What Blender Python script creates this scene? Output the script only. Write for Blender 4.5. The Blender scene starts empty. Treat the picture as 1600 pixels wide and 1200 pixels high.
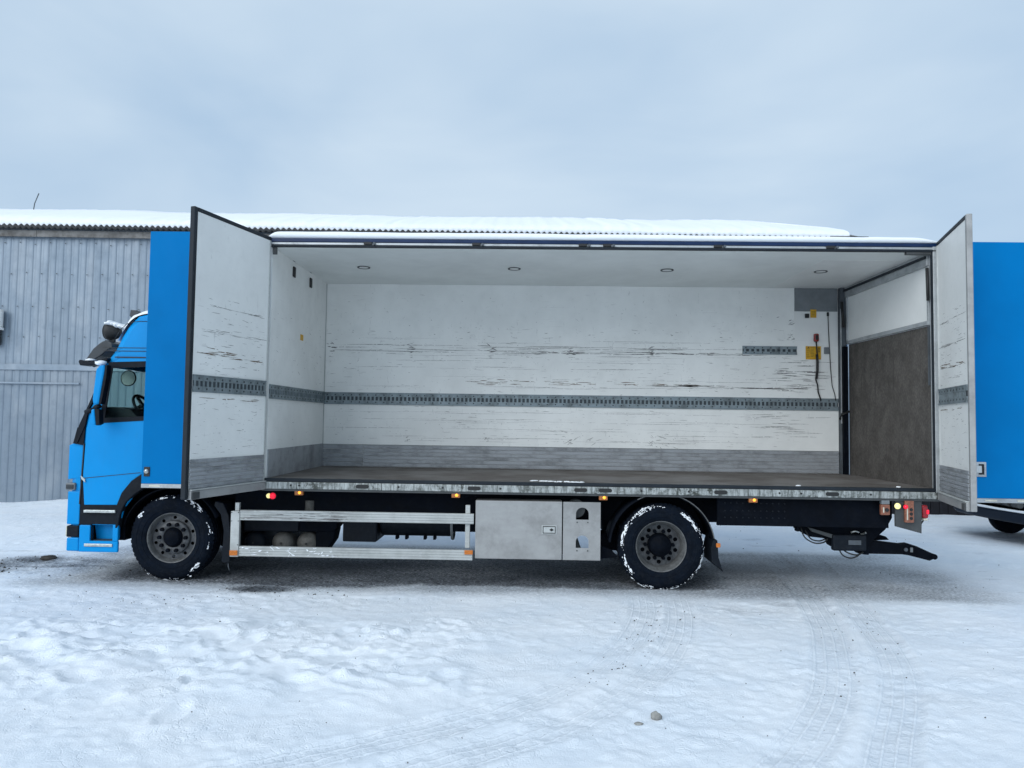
import bpy, bmesh, math, random
import numpy as np
from mathutils import Vector, Matrix
from mathutils.geometry import tessellate_polygon
random.seed(7); rng = np.random.default_rng(11)
S = bpy.context.scene
COL = S.collection

# ------------------------------------------------------------------ camera
cam_d = bpy.data.cameras.new("camera"); cam = bpy.data.objects.new("camera", cam_d)
COL.objects.link(cam); S.camera = cam
cam_d.sensor_width = 36.0; cam_d.lens = 36.0 * 1150.95 / 1600.0
cam_d.clip_start = 0.1; cam_d.clip_end = 3000.0
yaw, pit, rol = -0.0235, 0.0493, 0.0138
F = Vector((math.sin(yaw)*math.cos(pit), math.cos(yaw)*math.cos(pit), math.sin(pit)))
R = Vector((math.cos(yaw), -math.sin(yaw), 0)); U = R.cross(F)
R2 = R*math.cos(rol) + U*math.sin(rol); U2 = -R*math.sin(rol) + U*math.cos(rol)
cm = Matrix((R2, U2, -F)).transposed().to_4x4(); cm.translation = Vector((3.1231, -8.693, 1.9679))
cam.matrix_world = cm

# ------------------------------------------------------------------ sky and sun
W = bpy.data.worlds.new("World"); S.world = W; W.use_nodes = True
nt = W.node_tree; nt.nodes.clear()
SUN_EL, SUN_ROT = math.radians(32), math.radians(215)
out = nt.nodes.new("ShaderNodeOutputWorld")
sky = nt.nodes.new("ShaderNodeTexSky"); sky.sky_type = 'NISHITA'; sky.sun_disc = False
sky.sun_elevation = SUN_EL; sky.sun_rotation = SUN_ROT; sky.altitude = 100; sky.dust_density = 2.0
b1 = nt.nodes.new("ShaderNodeBackground"); b1.inputs[1].default_value = 0.07
nt.links.new(sky.outputs[0], b1.inputs[0])
tc = nt.nodes.new("ShaderNodeTexCoord")
mp = nt.nodes.new("ShaderNodeMapping"); mp.inputs['Scale'].default_value = (1.0, 1.0, 2.6)
nt.links.new(tc.outputs['Generated'], mp.inputs[0])
n1 = nt.nodes.new("ShaderNodeTexNoise"); n1.inputs['Scale'].default_value = 2.1
n1.inputs['Detail'].default_value = 4.5; n1.inputs['Roughness'].default_value = .48; n1.inputs['Distortion'].default_value = .35
nt.links.new(mp.outputs[0], n1.inputs['Vector'])
cr = nt.nodes.new("ShaderNodeValToRGB")
cr.color_ramp.elements[0].position = .32; cr.color_ramp.elements[0].color = (.45, .605, .785, 1)
cr.color_ramp.elements[1].position = .70; cr.color_ramp.elements[1].color = (.64, .77, .895, 1)
nt.links.new(n1.outputs[0], cr.inputs[0])
b2 = nt.nodes.new("ShaderNodeBackground"); b2.inputs[1].default_value = 1.08
nt.links.new(cr.outputs[0], b2.inputs[0])
mx = nt.nodes.new("ShaderNodeMixShader"); mx.inputs[0].default_value = .90
nt.links.new(b1.outputs[0], mx.inputs[1]); nt.links.new(b2.outputs[0], mx.inputs[2])
nt.links.new(mx.outputs[0], out.inputs[0])
sd = bpy.data.lights.new("overcast_sun", 'SUN'); sd.energy = 1.9; sd.angle = math.radians(50); sd.color = (.95, .98, 1.0)
so = bpy.data.objects.new("overcast_sun", sd); COL.objects.link(so)
# sun direction: behind the camera to the left, high
az = SUN_ROT
sv = Vector((math.sin(az)*math.cos(SUN_EL), math.cos(az)*math.cos(SUN_EL), math.sin(SUN_EL)))
so.rotation_euler = sv.to_track_quat('Z', 'Y').to_euler(); so.location = (0, -10, 20)
S.view_settings.view_transform = 'Standard'; S.view_settings.look = 'None'
S.view_settings.exposure = 0.0; S.view_settings.gamma = 1.0; S.view_settings.use_curve_mapping = False
S.render.engine = 'CYCLES'
S.cycles.max_bounces = 8; S.cycles.transparent_max_bounces = 8

# ------------------------------------------------------------------ materials
class NB:
    def __init__(s, name):
        s.m = bpy.data.materials.new(name); s.m.use_nodes = True; s.t = s.m.node_tree
        s.p = s.t.nodes['Principled BSDF']
    def n(s, typ, **kw):
        x = s.t.nodes.new(typ)
        for k, v in kw.items():
            if k.startswith('i_'): x.inputs[k[2:].replace('_', ' ')].default_value = v
            else: setattr(x, k, v)
        return x
    def l(s, a, b): s.t.links.new(a, b)
    def coord(s, scale=(1, 1, 1), kind='Object', rnd=False):
        c = s.n("ShaderNodeTexCoord"); m = s.n("ShaderNodeMapping"); m.inputs['Scale'].default_value = scale
        s.l(c.outputs[kind], m.inputs[0])
        if rnd:
            oi = s.n("ShaderNodeObjectInfo"); mu = s.n("ShaderNodeMath", operation='MULTIPLY'); mu.inputs[1].default_value = 37.0
            s.l(oi.outputs['Random'], mu.inputs[0]); s.l(mu.outputs[0], m.inputs['Location'])
        return m.outputs[0]
    def noise(s, vec, scale, detail=4, rough=.55, dist=0):
        x = s.n("ShaderNodeTexNoise"); x.inputs['Scale'].default_value = scale; x.inputs['Detail'].default_value = detail
        x.inputs['Roughness'].default_value = rough; x.inputs['Distortion'].default_value = dist
        s.l(vec, x.inputs['Vector']); return x.outputs[0]
    def ramp(s, v, a, b, lo=0., hi=1.):
        x = s.n("ShaderNodeMapRange"); x.inputs[1].default_value = a; x.inputs[2].default_value = b
        x.inputs[3].default_value = lo; x.inputs[4].default_value = hi; x.interpolation_type = 'SMOOTHSTEP'
        s.l(v, x.inputs[0]); return x.outputs[0]
    def mul(s, a, b, op='MULTIPLY'):
        x = s.n("ShaderNodeMath", operation=op)
        for i, v in enumerate((a, b)):
            if isinstance(v, (int, float)): x.inputs[i].default_value = v
            else: s.l(v, x.inputs[i])
        return x.outputs[0]
    def mix(s, f, a, b):
        x = s.n("ShaderNodeMix", data_type='RGBA')
        for i, v in ((0, f), (6, a), (7, b)):
            if isinstance(v, (int, float)): x.inputs[i].default_value = v
            elif isinstance(v, tuple): x.inputs[i].default_value = (*v, 1) if len(v) == 3 else v
            else: s.l(v, x.inputs[i])
        return x.outputs[2]
    def bump(s, h, strength=.3, dist=.01):
        b = s.n("ShaderNodeBump"); b.inputs['Strength'].default_value = strength; b.inputs['Distance'].default_value = dist
        s.l(h, b.inputs['Height']); s.l(b.outputs[0], s.p.inputs['Normal'])
    def col(s, c):
        if isinstance(c, tuple): s.p.inputs['Base Color'].default_value = (*c, 1)
        else: s.l(c, s.p.inputs['Base Color'])
    def set(s, rough=.5, metal=0., spec=.5):
        if isinstance(rough, (int, float)): s.p.inputs['Roughness'].default_value = rough
        else: s.l(rough, s.p.inputs['Roughness'])
        s.p.inputs['Metallic'].default_value = metal; s.p.inputs['Specular IOR Level'].default_value = spec

def simple(name, c, rough=.5, metal=0., var=.25, scale=6., spec=.5, dirt=None, dirt_amt=.4):
    b = NB(name); v = b.coord(rnd=True)
    n = b.noise(v, scale, 5, .6)
    c1 = tuple(max(0, x*(1-var)) for x in c); c2 = tuple(min(1, x*(1+var)) for x in c)
    cc = b.mix(b.ramp(n, .3, .7), c1, c2)
    if dirt:
        n2 = b.noise(v, scale*2.3, 7, .7)
        cc = b.mix(b.mul(b.ramp(n2, .45, .7), dirt_amt), cc, dirt)
    b.col(cc); b.set(b.ramp(n, .2, .8, max(.05, rough-.08), min(1, rough+.1)), metal, spec)
    return b.m

def glow(name, c, strength):
    b = NB(name); b.col(c); b.set(.3)
    b.p.inputs['Emission Color'].default_value = (*c, 1); b.p.inputs['Emission Strength'].default_value = strength
    return b.m

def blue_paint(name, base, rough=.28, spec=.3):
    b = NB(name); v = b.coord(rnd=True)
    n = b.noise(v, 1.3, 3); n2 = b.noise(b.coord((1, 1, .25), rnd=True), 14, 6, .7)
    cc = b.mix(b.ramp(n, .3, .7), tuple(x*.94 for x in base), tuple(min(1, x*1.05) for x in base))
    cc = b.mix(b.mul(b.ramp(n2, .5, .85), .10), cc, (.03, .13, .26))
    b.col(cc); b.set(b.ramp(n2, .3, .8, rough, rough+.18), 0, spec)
    return b.m

def white_panel(name, base=(.82, .82, .79), amt=1.0, axis='x'):
    """glass-fibre lining: pale, rubbed along its length"""
    b = NB(name)
    st = {'x': (1, 1, 28), 'y': (1, 1, 28)}[axis]
    v = b.coord(st); v1 = b.coord((1, 1, 1))
    big = b.noise(v1, .9, 4, .6); mid = b.noise(v1, 5, 6, .65)
    cc = b.mix(b.ramp(big, .3, .7), tuple(x*.93 for x in base), tuple(min(1, x*1.05) for x in base))
    cc = b.mix(b.mul(b.ramp(mid, .45, .75), .10*amt), cc, (.45, .46, .45))
    s1 = b.noise(v, 1.7, 8, .72, .2)
    zone = b.ramp(b.noise(v1, 1.6, 3), .42, .62)
    cc = b.mix(b.mul(b.mul(b.ramp(s1, .60, .68), zone), .42*amt), cc, (.26, .24, .225))
    s2 = b.noise(b.coord((2.5, 2.5, 55)), 3.1, 8, .75)
    cc = b.mix(b.mul(b.ramp(s2, .64, .71), .4*amt), cc, (.24, .20, .17))
    s3 = b.noise(b.coord((9, 9, 2.2)), 3.0, 6, .7)
    cc = b.mix(b.mul(b.ramp(s3, .62, .72), .30*amt), cc, (.25, .25, .25))
    b.col(cc); b.set(b.ramp(mid, .3, .7, .34, .52), 0, .45)
    b.bump(b.noise(v, 6, 4), .06, .004)
    return b.m

def metal_brushed(name, c=(.42, .43, .44), rough=.42, metal=.75, streak=(1, 1, 30), grime=(.05, .05, .045), amt=.4, gs=3.0):
    b = NB(name); v = b.coord(streak, rnd=True); v1 = b.coord(rnd=True)
    s = b.noise(v, 4, 5, .6); g = b.noise(v1, gs, 8, .7)
    cc = b.mix(s, tuple(x*.82 for x in c), tuple(min(1, x*1.12) for x in c))
    cc = b.mix(b.mul(b.ramp(g, .42, .68), amt), cc, grime)
    b.col(cc); b.set(b.ramp(g, .3, .7, rough, min(1, rough+.25)), metal, .5)
    b.bump(s, .08, .003)
    return b.m

def sill_mat():
    b = NB("grimy_aluminium"); v = b.coord((1, 1, 1)); 
    drip = b.noise(b.coord((9, 1, 1.2)), 2.3, 8, .8, .3); zone = b.noise(b.coord((1, 1, 1)), 1.4, 3)
    g = b.noise(v, 14, 8, .75)
    cc = b.mix(b.ramp(drip, .36, .58), (.10, .108, .10), (.46, .48, .465))
    cc = b.mix(b.mul(b.ramp(g, .45, .6), b.ramp(zone, .35, .6)), cc, (.055, .06, .05))
    b.col(cc); b.set(.5, .35); return b.m

def floor_mat():
    b = NB("worn_floor_board"); v = b.coord((1, 9, 1))
    g = b.noise(v, 2.2, 8, .7, .3); h = b.noise(b.coord(), 1.1, 4)
    cc = b.mix(b.ramp(g, .3, .7), (.060, .050, .043), (.155, .138, .124))
    cc = b.mix(b.mul(b.ramp(h, .4, .65), .5), cc, (.23, .22, .21))
    b.col(cc); b.set(.75, 0, .3); b.bump(g, .2, .004); return b.m

def lift_mat():
    b = NB("brown_platform_deck"); v = b.coord()
    ch = b.n("ShaderNodeTexVoronoi"); ch.inputs['Scale'].default_value = 46; b.l(b.coord((1, 1, .6)), ch.inputs['Vector'])
    g = b.noise(b.coord((1, 1.2, 1)), 3.6, 9, .75); s = b.noise(b.coord((1, 1, 6)), 4, 7, .75); vs = b.noise(b.coord((1, 7, .5)), 2.3, 6, .7)
    cc = b.mix(b.ramp(g, .3, .7), (.070, .062, .055), (.135, .122, .110))
    cc = b.mix(b.mul(b.ramp(vs, .58, .72), .8), cc, (.028, .024, .022))
    cc = b.mix(b.mul(b.ramp(s, .66, .74), .5), cc, (.34, .34, .33))
    cc = b.mix(b.mul(b.ramp(ch.outputs[0], .35, .6), .25), cc, (.02, .02, .02))
    b.col(cc); b.set(.7, 0, .3); b.bump(ch.outputs[0], .5, .004); return b.m

def snow_mat():
    b = NB("packed_snow")
    v = b.coord(kind='Object')
    at = b.n("ShaderNodeAttribute"); at.attribute_name = "dirt"  # dirt mask, with the shade under the truck painted into it
    at2 = b.n("ShaderNodeAttribute"); at2.attribute_name = "track"
    au = b.n("ShaderNodeAttribute"); au.attribute_name = "track_u"; av = b.n("ShaderNodeAttribute"); av.attribute_name = "track_v"
    rib = b.ramp(b.mul(b.mul(au.outputs['Fac'], 2*math.pi*4.0), 0, 'SINE'), .62, .97)
    lug = b.ramp(b.mul(b.mul(b.mul(av.outputs['Fac'], 2*math.pi/.062), b.mul(rib, 2.2), 'ADD'), 0, 'SINE'), .1, .6)
    pat = b.mul(b.mul(rib, b.mul(lug, .22), 'ADD'), 1.0)
    trk = b.mul(b.mul(at2.outputs['Fac'], b.ramp(b.noise(b.coord((1,1,1)), 2.6, 5, .65), .32, .56)), b.mul(b.mul(1.0, rib, 'SUBTRACT'), b.mul(lug, .35), 'ADD'))
    n1 = b.noise(v, 1.1, 6, .6); n2 = b.noise(v, 9, 8, .7); n3 = b.noise(b.coord((1, 2.2, 1)), 26, 8, .75)
    cc = b.mix(b.ramp(n1, .3, .7), (.82, .875, .935), (.90, .93, .965))
    cc = b.mix(b.mul(b.ramp(n2, .5, .78), .16), cc, (.62, .66, .71))
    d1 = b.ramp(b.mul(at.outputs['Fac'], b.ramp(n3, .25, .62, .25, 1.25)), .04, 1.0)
    dark = b.mix(b.ramp(n2, .35, .6), (.020, .022, .027), (.135, .148, .165))  # near-black tones for dirty ice and the painted under-truck shade
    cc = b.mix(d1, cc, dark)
    sp = b.mul(b.ramp(b.noise(v, 34, 5, .8), .70, .76), b.ramp(b.noise(v, .8, 3), .50, .62))
    cc = b.mix(b.mul(sp, .55), cc, (.14, .125, .11))
    cc = b.mix(b.mul(trk, b.ramp(n3, .25, .6, .04, .36)), cc, (.52, .57, .63))
    b.col(cc); b.set(b.ramp(n2, .3, .7, .55, .85), 0, .35)
    crk = b.n("ShaderNodeTexVoronoi"); crk.feature = 'DISTANCE_TO_EDGE'; crk.inputs['Scale'].default_value = 5.5
    wv = b.n("ShaderNodeVectorMath", operation='ADD'); wn = b.n("ShaderNodeTexNoise"); wn.inputs['Scale'].default_value = 3.5; wn.inputs['Detail'].default_value = 4
    b.l(v, wn.inputs['Vector']); b.l(v, wv.inputs[0]); b.l(wn.outputs[1], wv.inputs[1]); b.l(wv.outputs[0], crk.inputs['Vector'])
    crust = b.mul(b.ramp(crk.outputs[0], 0, .07), b.ramp(b.noise(v, 1.3, 3), .42, .6, 0, .55))
    h = b.mul(b.noise(v, 22, 9, .72), b.noise(v, 90, 4, .7), 'ADD')
    h = b.mul(h, crust, 'ADD')
    h = b.mul(h, b.mul(b.mul(b.mul(at2.outputs['Fac'], b.ramp(b.noise(b.coord((1,1,1)), 3.1, 4, .6), .30, .5)), pat), 1.5), 'ADD')
    b.bump(h, .5, .022); return b.m

def clean_snow():
    b = NB("fresh_snow"); v = b.coord(); n = b.noise(v, 5, 6, .6)
    b.col(b.mix(n, (.82, .85, .88), (.90, .91, .92))); b.set(.7, 0, .3); b.bump(b.noise(v, 18, 6, .65), .25, .02); return b.m

def shed_mat(name, base, mt=.35):
    b = NB(name)
    oi = b.n("ShaderNodeObjectInfo"); v = b.coord((1, 1, .22), rnd=True); v1 = b.coord(rnd=True)
    g = b.noise(v, 1.6, 6, .65); g2 = b.noise(v1, 3.2, 8, .7)
    k = b.mul(oi.outputs['Random'], .34, 'MULTIPLY')
    cc = b.mix(k, tuple(x*.86 for x in base), tuple(min(1, x*1.3) for x in base))
    low = b.mul(b.ramp(b.noise(b.coord((1,1,.5), rnd=True), 1.1, 5, .6), .45, .62), .35)
    cc = b.mix(low, cc, (.40, .43, .46))
    cc = b.mix(b.mul(b.ramp(g, .35, .7), .30), cc, tuple(x*.68 for x in base))
    cc = b.mix(b.mul(b.ramp(g2, .52, .72), .22), cc, tuple(x*.55 for x in base))
    b.col(cc); b.set(b.ramp(g2, .3, .7, .42, .65), mt, .5); return b.m

M = {}
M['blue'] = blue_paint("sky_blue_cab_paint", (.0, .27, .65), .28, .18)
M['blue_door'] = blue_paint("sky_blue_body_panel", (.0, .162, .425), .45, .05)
M['white'] = white_panel("scuffed_white_lining")
M['white_clean'] = white_panel("clean_white_lining", (.79, .79, .765), .35)
M['ceiling'] = white_panel("ceiling_lining", (.78, .80, .775), .12)
M['alu'] = metal_brushed("anodised_aluminium", (.50, .52, .53), .42, .55, amt=.3)
M['alu_lt'] = metal_brushed("light_aluminium", (.53, .545, .53), .45, .30, amt=.22)
M['alu_kick'] = metal_brushed("scratched_kick_plate", (.36, .375, .395), .42, .3, streak=(1, 1, 60), amt=.5)
M['galv'] = metal_brushed("galvanised_rail", (.26, .31, .33), .45, .55, amt=.45, gs=6)
M['steel_dk'] = metal_brushed("dark_steel", (.10, .115, .13), .5, .4, amt=.4)
M['recess'] = simple('rail_shadow_steel', (.05,.06,.068), .6, .3)
M['navy'] = simple('dark_navy_edge', (.006,.022,.07), .35, 0, .15, 5, .3)
M['box_alu'] = metal_brushed("dull_box_aluminium", (.37, .37, .365), .5, .35, streak=(1, 1, 3), grime=(.20, .20, .195), amt=.5, gs=2.2)
M['sill'] = sill_mat(); M['floor'] = floor_mat(); M['lift'] = lift_mat()
M['black'] = simple("black_chassis", (.002, .0035, .007), .7, 0, .3, 5, .08, dirt=(.010, .012, .016), dirt_amt=.3)
M['blackp'] = simple("black_plastic", (.006, .009, .014), .55, 0, .2, 6, .15, dirt=(.025, .028, .032), dirt_amt=.3)
M['visor'] = simple("smoked_visor", (.03, .036, .042), .35, 0, .2, 6, .4)
M['rubber'] = simple("tyre_rubber", (.004, .007, .013), .8, 0, .25, 9, .08, dirt=(.02, .023, .028), dirt_amt=.35)
M['seal'] = simple("door_seal", (.014, .019, .025), .55, 0, .2, 8, .25)
M['rim'] = simple("road_grimed_rim", (.10, .105, .11), .55, .25, .25, 12, .4, dirt=(.02, .02, .02), dirt_amt=.6)
M['rim_lt'] = simple("pale_rim_lip", (.13, .132, .13), .5, .25, .2, 12, .4, dirt=(.03, .03, .03), dirt_amt=.5)
M['grey'] = simple("grey_plate", (.17, .185, .195), .5, 0, .12, 6, .4)
M['greydk'] = simple("dark_grey_plate", (.055, .06, .062), .5, .1, .2, 6, .4, dirt=(.1, .095, .09), dirt_amt=.3)
M['tankend'] = simple("dusty_tank_end", (.10, .096, .088), .6, .2, .3, 9, .4, dirt=(.26, .24, .21), dirt_amt=.3)
M['yellow'] = simple("yellow_label", (.62, .34, .015), .5, 0, .1, 20)
M['red'] = simple("red_handset", (.25, .02, .02), .4, 0, .15, 20)
M['print'] = simple("black_print", (.015, .015, .015), .6)
M['scuff'] = simple("scuff_black", (.17, .16, .155), .7, 0, .5, 30)
M['scuff_brown'] = simple("scuff_brown", (.17, .12, .08), .7, 0, .4, 30)
M['amber_ref'] = simple("amber_reflector", (.55, .16, .02), .3, 0, .2, 60)
M['orange_box'] = simple("faded_orange_plate", (.26, .10, .06), .5, 0, .25, 40)
M['disc'] = simple('patchy_wheel_disc', (.075,.078,.082), .5, .2, .4, 9, .4, dirt=(.03,.032,.036), dirt_amt=.85)
M['chrome'] = simple("step_tread_metal", (.50, .52, .50), .35, .6, .2, 30)
M['cream'] = simple("cream_lens", (.6, .58, .48), .25, 0, .1, 10)
M['amber_glow'] = glow("amber_lamp", (1.0, .38, .03), 1.5)
M['amber_lens'] = simple("amber_lens", (.38, .13, .035), .35, 0, .2, 40)
M['red_glow'] = glow("red_lamp", (.9, .01, .04), .55)
M['red_lens'] = simple("red_lens", (.25, .01, .015), .25, 0, .2, 40)
M['yellow_glow'] = glow("warm_white_lamp", (.95, .85, .35), .6)
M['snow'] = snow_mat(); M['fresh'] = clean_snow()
M['shed'] = shed_mat("weathered_shed_sheet", (.255, .31, .37), .3)
M['shed_lo'] = shed_mat("grey_lower_sheet", (.215, .265, .32), .3)
M['roofsheet'] = simple("fibre_cement_roof", (.045, .045, .045), .9, 0, .3, 3)
M['wood'] = simple("weathered_board", (.20, .19, .18), .85, 0, .3, 3, .2, dirt=(.08, .07, .06), dirt_amt=.7)
M['darkwood'] = simple("dark_shed_boards", (.018, .018, .022), .85, 0, .3, 3, .2)
M['vanpaint'] = simple("dark_navy_paint", (.006, .012, .024), .4, 0, .15, 3, .2)
M['rock'] = simple("stone", (.24, .235, .22), .85, 0, .5, 12, .3)
M['bits'] = simple("dark_grit", (.05, .045, .04), .9, 0, .5, 12, .2)
g = NB("tinted_cab_glass"); g.col((.66, .80, .77)); g.set(.02, 0, .5); g.p.inputs['Transmission Weight'].default_value = 1.0; g.p.inputs['IOR'].default_value = 1.05
M['glass'] = g.m
M['interior'] = simple("cab_interior_plastic", (.03, .032, .036), .6)
M['interior_lt'] = simple("cab_lining_fabric", (.10, .11, .11), .8)

# ------------------------------------------------------------------ mesh helpers
WL = {}   # world location of every built object
def tag(o, label=None, cat=None, group=None, kind=None):
    if label: o['label'] = label
    if cat: o['category'] = cat
    if group: o['group'] = group
    if kind: o['kind'] = kind
    return o
def empty(name, loc, label, cat, group=None):
    o = bpy.data.objects.new(name, None); COL.objects.link(o); o.location = loc; o.empty_display_size = .3
    WL[o.name] = Vector(loc); return tag(o, label, cat, group)

class MB:
    def __init__(s, T=None): s.v = []; s.f = []; s.mi = []; s.T = T; s.smooth = []
    def add(s, vs, fs, mi=0, smooth=False):
        o = len(s.v)
        s.v += [tuple(s.T(Vector(p))) if s.T else tuple(p) for p in vs]
        for f in fs: s.f.append([i+o for i in f]); s.mi.append(mi); s.smooth.append(smooth)
        return s
    def box(s, x0, x1, y0, y1, z0, z1, mi=0):
        v = [(x0,y0,z0),(x1,y0,z0),(x1,y1,z0),(x0,y1,z0),(x0,y0,z1),(x1,y0,z1),(x1,y1,z1),(x0,y1,z1)]
        return s.add(v, [(0,3,2,1),(4,5,6,7),(0,1,5,4),(1,2,6,5),(2,3,7,6),(3,0,4,7)], mi)
    def plate(s, outer, y0, y1, holes=(), mi=0, axis='y'):
        """polygon in (x,z) between y0 and y1, with holes"""
        loops = [list(outer)] + [list(h) for h in holes]
        flat = [p for l in loops for p in l]
        tris = tessellate_polygon([[Vector((p[0], p[1], 0)) for p in l] for l in loops])
        n = len(flat)
        def P(p, y): return (p[0], y, p[1]) if axis == 'y' else ((y, p[0], p[1]) if axis == 'x' else (p[0], p[1], y))
        vs = [P(p, y0) for p in flat] + [P(p, y1) for p in flat]
        fs = [tuple(t) for t in tris] + [tuple(i+n for i in reversed(t)) for t in tris]
        o = 0
        for l in loops:
            k = len(l)
            for i in range(k):
                a, b = o+i, o+(i+1) % k
                fs.append((a, b, b+n, a+n))
            o += k
        return s.add(vs, fs, mi)
    def cyl(s, c, r, h, axis='y', n=24, mi=0, r2=None, smooth=True):
        r2 = r if r2 is None else r2; vs = []
        for k, (rr, t) in enumerate(((r, -h/2), (r2, h/2))):
            for i in range(n):
                a = 2*math.pi*i/n; p, q = rr*math.cos(a), rr*math.sin(a)
                d = {'y': (p, t, q), 'x': (t, p, q), 'z': (p, q, t)}[axis]
                vs.append((c[0]+d[0], c[1]+d[1], c[2]+d[2]))
        s.add(vs, [(i, (i+1) % n, n+(i+1) % n, n+i) for i in range(n)], mi, smooth)
        s.add(vs[:n], [tuple(range(n))], mi); s.add(vs[n:], [tuple(range(n))], mi); return s
    def lathe(s, c, prof, n=64, mi=0, axis='y', a0=0, a1=2*math.pi, smooth=True):
        """prof: (r, t) along the axis"""
        full = abs(a1-a0-2*math.pi) < 1e-6; m = n if full else n+1; k = len(prof); vs = []
        for i in range(m):
            a = a0+(a1-a0)*i/n
            for r, t in prof:
                p, q = r*math.cos(a), r*math.sin(a)
                d = {'y': (p, t, q), 'x': (t, p, q), 'z': (p, q, t)}[axis]
                vs.append((c[0]+d[0], c[1]+d[1], c[2]+d[2]))
        fs = []
        for i in range(n):
            j = (i+1) % m
            for q in range(k-1): fs.append((i*k+q, j*k+q, j*k+q+1, i*k+q+1))
        return s.add(vs, fs, mi, smooth)
    def tube(s, pts, r, n=8, mi=0):
        pts = [Vector(p) for p in pts]; vs = []
        for i, p in enumerate(pts):
            d = (pts[min(i+1, len(pts)-1)] - pts[max(i-1, 0)]).normalized()
            up = Vector((0, 0, 1)) if abs(d.z) < .9 else Vector((1, 0, 0))
            a = d.cross(up).normalized(); b = d.cross(a)
            for k in range(n):
                t = 2*math.pi*k/n; vs.append(tuple(p + a*r*math.cos(t) + b*r*math.sin(t)))
        fs = [(i*n+k, i*n+(k+1) % n, (i+1)*n+(k+1) % n, (i+1)*n+k) for i in range(len(pts)-1) for k in range(n)]
        fs += [tuple(range(n)), tuple(range((len(pts)-1)*n, len(pts)*n))]
        return s.add(vs, fs, mi, True)
    def build(s, name, mats, parent=None, bevel=0, kind=None, label=None, recalc=True, seg=2):
        vs = np.array(s.v, dtype=float); lo, hi = vs.min(0), vs.max(0); c = (lo+hi)/2
        me = bpy.data.meshes.new(name); me.from_pydata((vs-c).tolist(), [], s.f)
        mats = mats if isinstance(mats, (list, tuple)) else [mats]
        for m in mats: me.materials.append(m if not isinstance(m, str) else M[m])
        me.polygons.foreach_set('material_index', s.mi); me.polygons.foreach_set('use_smooth', s.smooth)
        if recalc:
            bm = bmesh.new(); bm.from_mesh(me); bmesh.ops.remove_doubles(bm, verts=bm.verts, dist=1e-5)
            bmesh.ops.recalc_face_normals(bm, faces=bm.faces); bm.to_mesh(me); bm.free()
        o = bpy.data.objects.new(name, me); COL.objects.link(o)
        c = Vector(c); WL[o.name] = c
        if parent: o.parent = parent; o.location = c - WL[parent.name]
        else: o.location = c
        if bevel:
            b = o.modifiers.new("edge", 'BEVEL'); b.width = bevel; b.segments = seg; b.limit_method = 'ANGLE'; b.angle_limit = math.radians(40)
            b.harden_normals = False
        if kind: o['kind'] = kind
        if label: o['label'] = label
        return o
def dup(o, loc, parent=None, name=None):
    """shared-mesh copy of one object placed with its centre at a world location"""
    c = o.copy(); COL.objects.link(c); WL[c.name] = Vector(loc)
    p = parent or o.parent; c.parent = p
    c.location = Vector(loc) - (WL[p.name] if p else Vector((0, 0, 0)))
    return c

def vnoise(x, y, seed=0):
    xi = np.floor(x).astype(np.int64); yi = np.floor(y).astype(np.int64); xf = x-xi; yf = y-yi
    def h(a, b):
        n = (a*374761393 + b*668265263 + seed*1442695041) & 0x7fffffff
        n = ((n ^ (n >> 13)) * 1274126177) & 0x7fffffff
        return ((n ^ (n >> 16)) & 0xffff)/65535.0
    u = xf*xf*(3-2*xf); w = yf*yf*(3-2*yf)
    return (h(xi, yi)*(1-u)+h(xi+1, yi)*u)*(1-w) + (h(xi, yi+1)*(1-u)+h(xi+1, yi+1)*u)*w
def fbm(x, y, oct=4, seed=0, gain=.5):
    a, t, s = 1., 0., 0.
    for i in range(oct):
        t = t + a*vnoise(x*2**i + 13.7*i, y*2**i - 7.1*i, seed+i); s += a; a *= gain
    return t/s
def sst(a, b, x):
    t = np.clip((x-a)/(b-a), 0, 1); return t*t*(3-2*t)

# ------------------------------------------------------------------ snow ground
def polydist(px, py, pts):
    best = np.full(px.shape, 1e9); sgn = np.zeros(px.shape); arc = np.zeros(px.shape); acc = 0
    for (x0, y0), (x1, y1) in zip(pts[:-1], pts[1:]):
        dx, dy = x1-x0, y1-y0; L = math.hypot(dx, dy)
        t = np.clip(((px-x0)*dx+(py-y0)*dy)/(L*L), 0, 1)
        ex, ey = px-(x0+t*dx), py-(y0+t*dy); d = np.hypot(ex, ey); s = (dx*ey-dy*ex)/L
        m = d < best; best = np.where(m, d, best); sgn = np.where(m, np.sign(s)*d, sgn); arc = np.where(m, acc+t*L, arc)
        acc += L
    return best, sgn, arc, acc
def catmull(P, k=8):
    P = [P[0]]+list(P)+[P[-1]]; o = []
    for i in range(1, len(P)-2):
        for j in range(k):
            t = j/k; a, b, c, d = [np.array(P[i+q-1], float) for q in range(4)]
            o.append(tuple(.5*((2*b)+(-a+c)*t+(2*a-5*b+4*c-d)*t*t+(-a+3*b-3*c+d)*t**3)))
    o.append(tuple(P[-2])); return o

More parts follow.
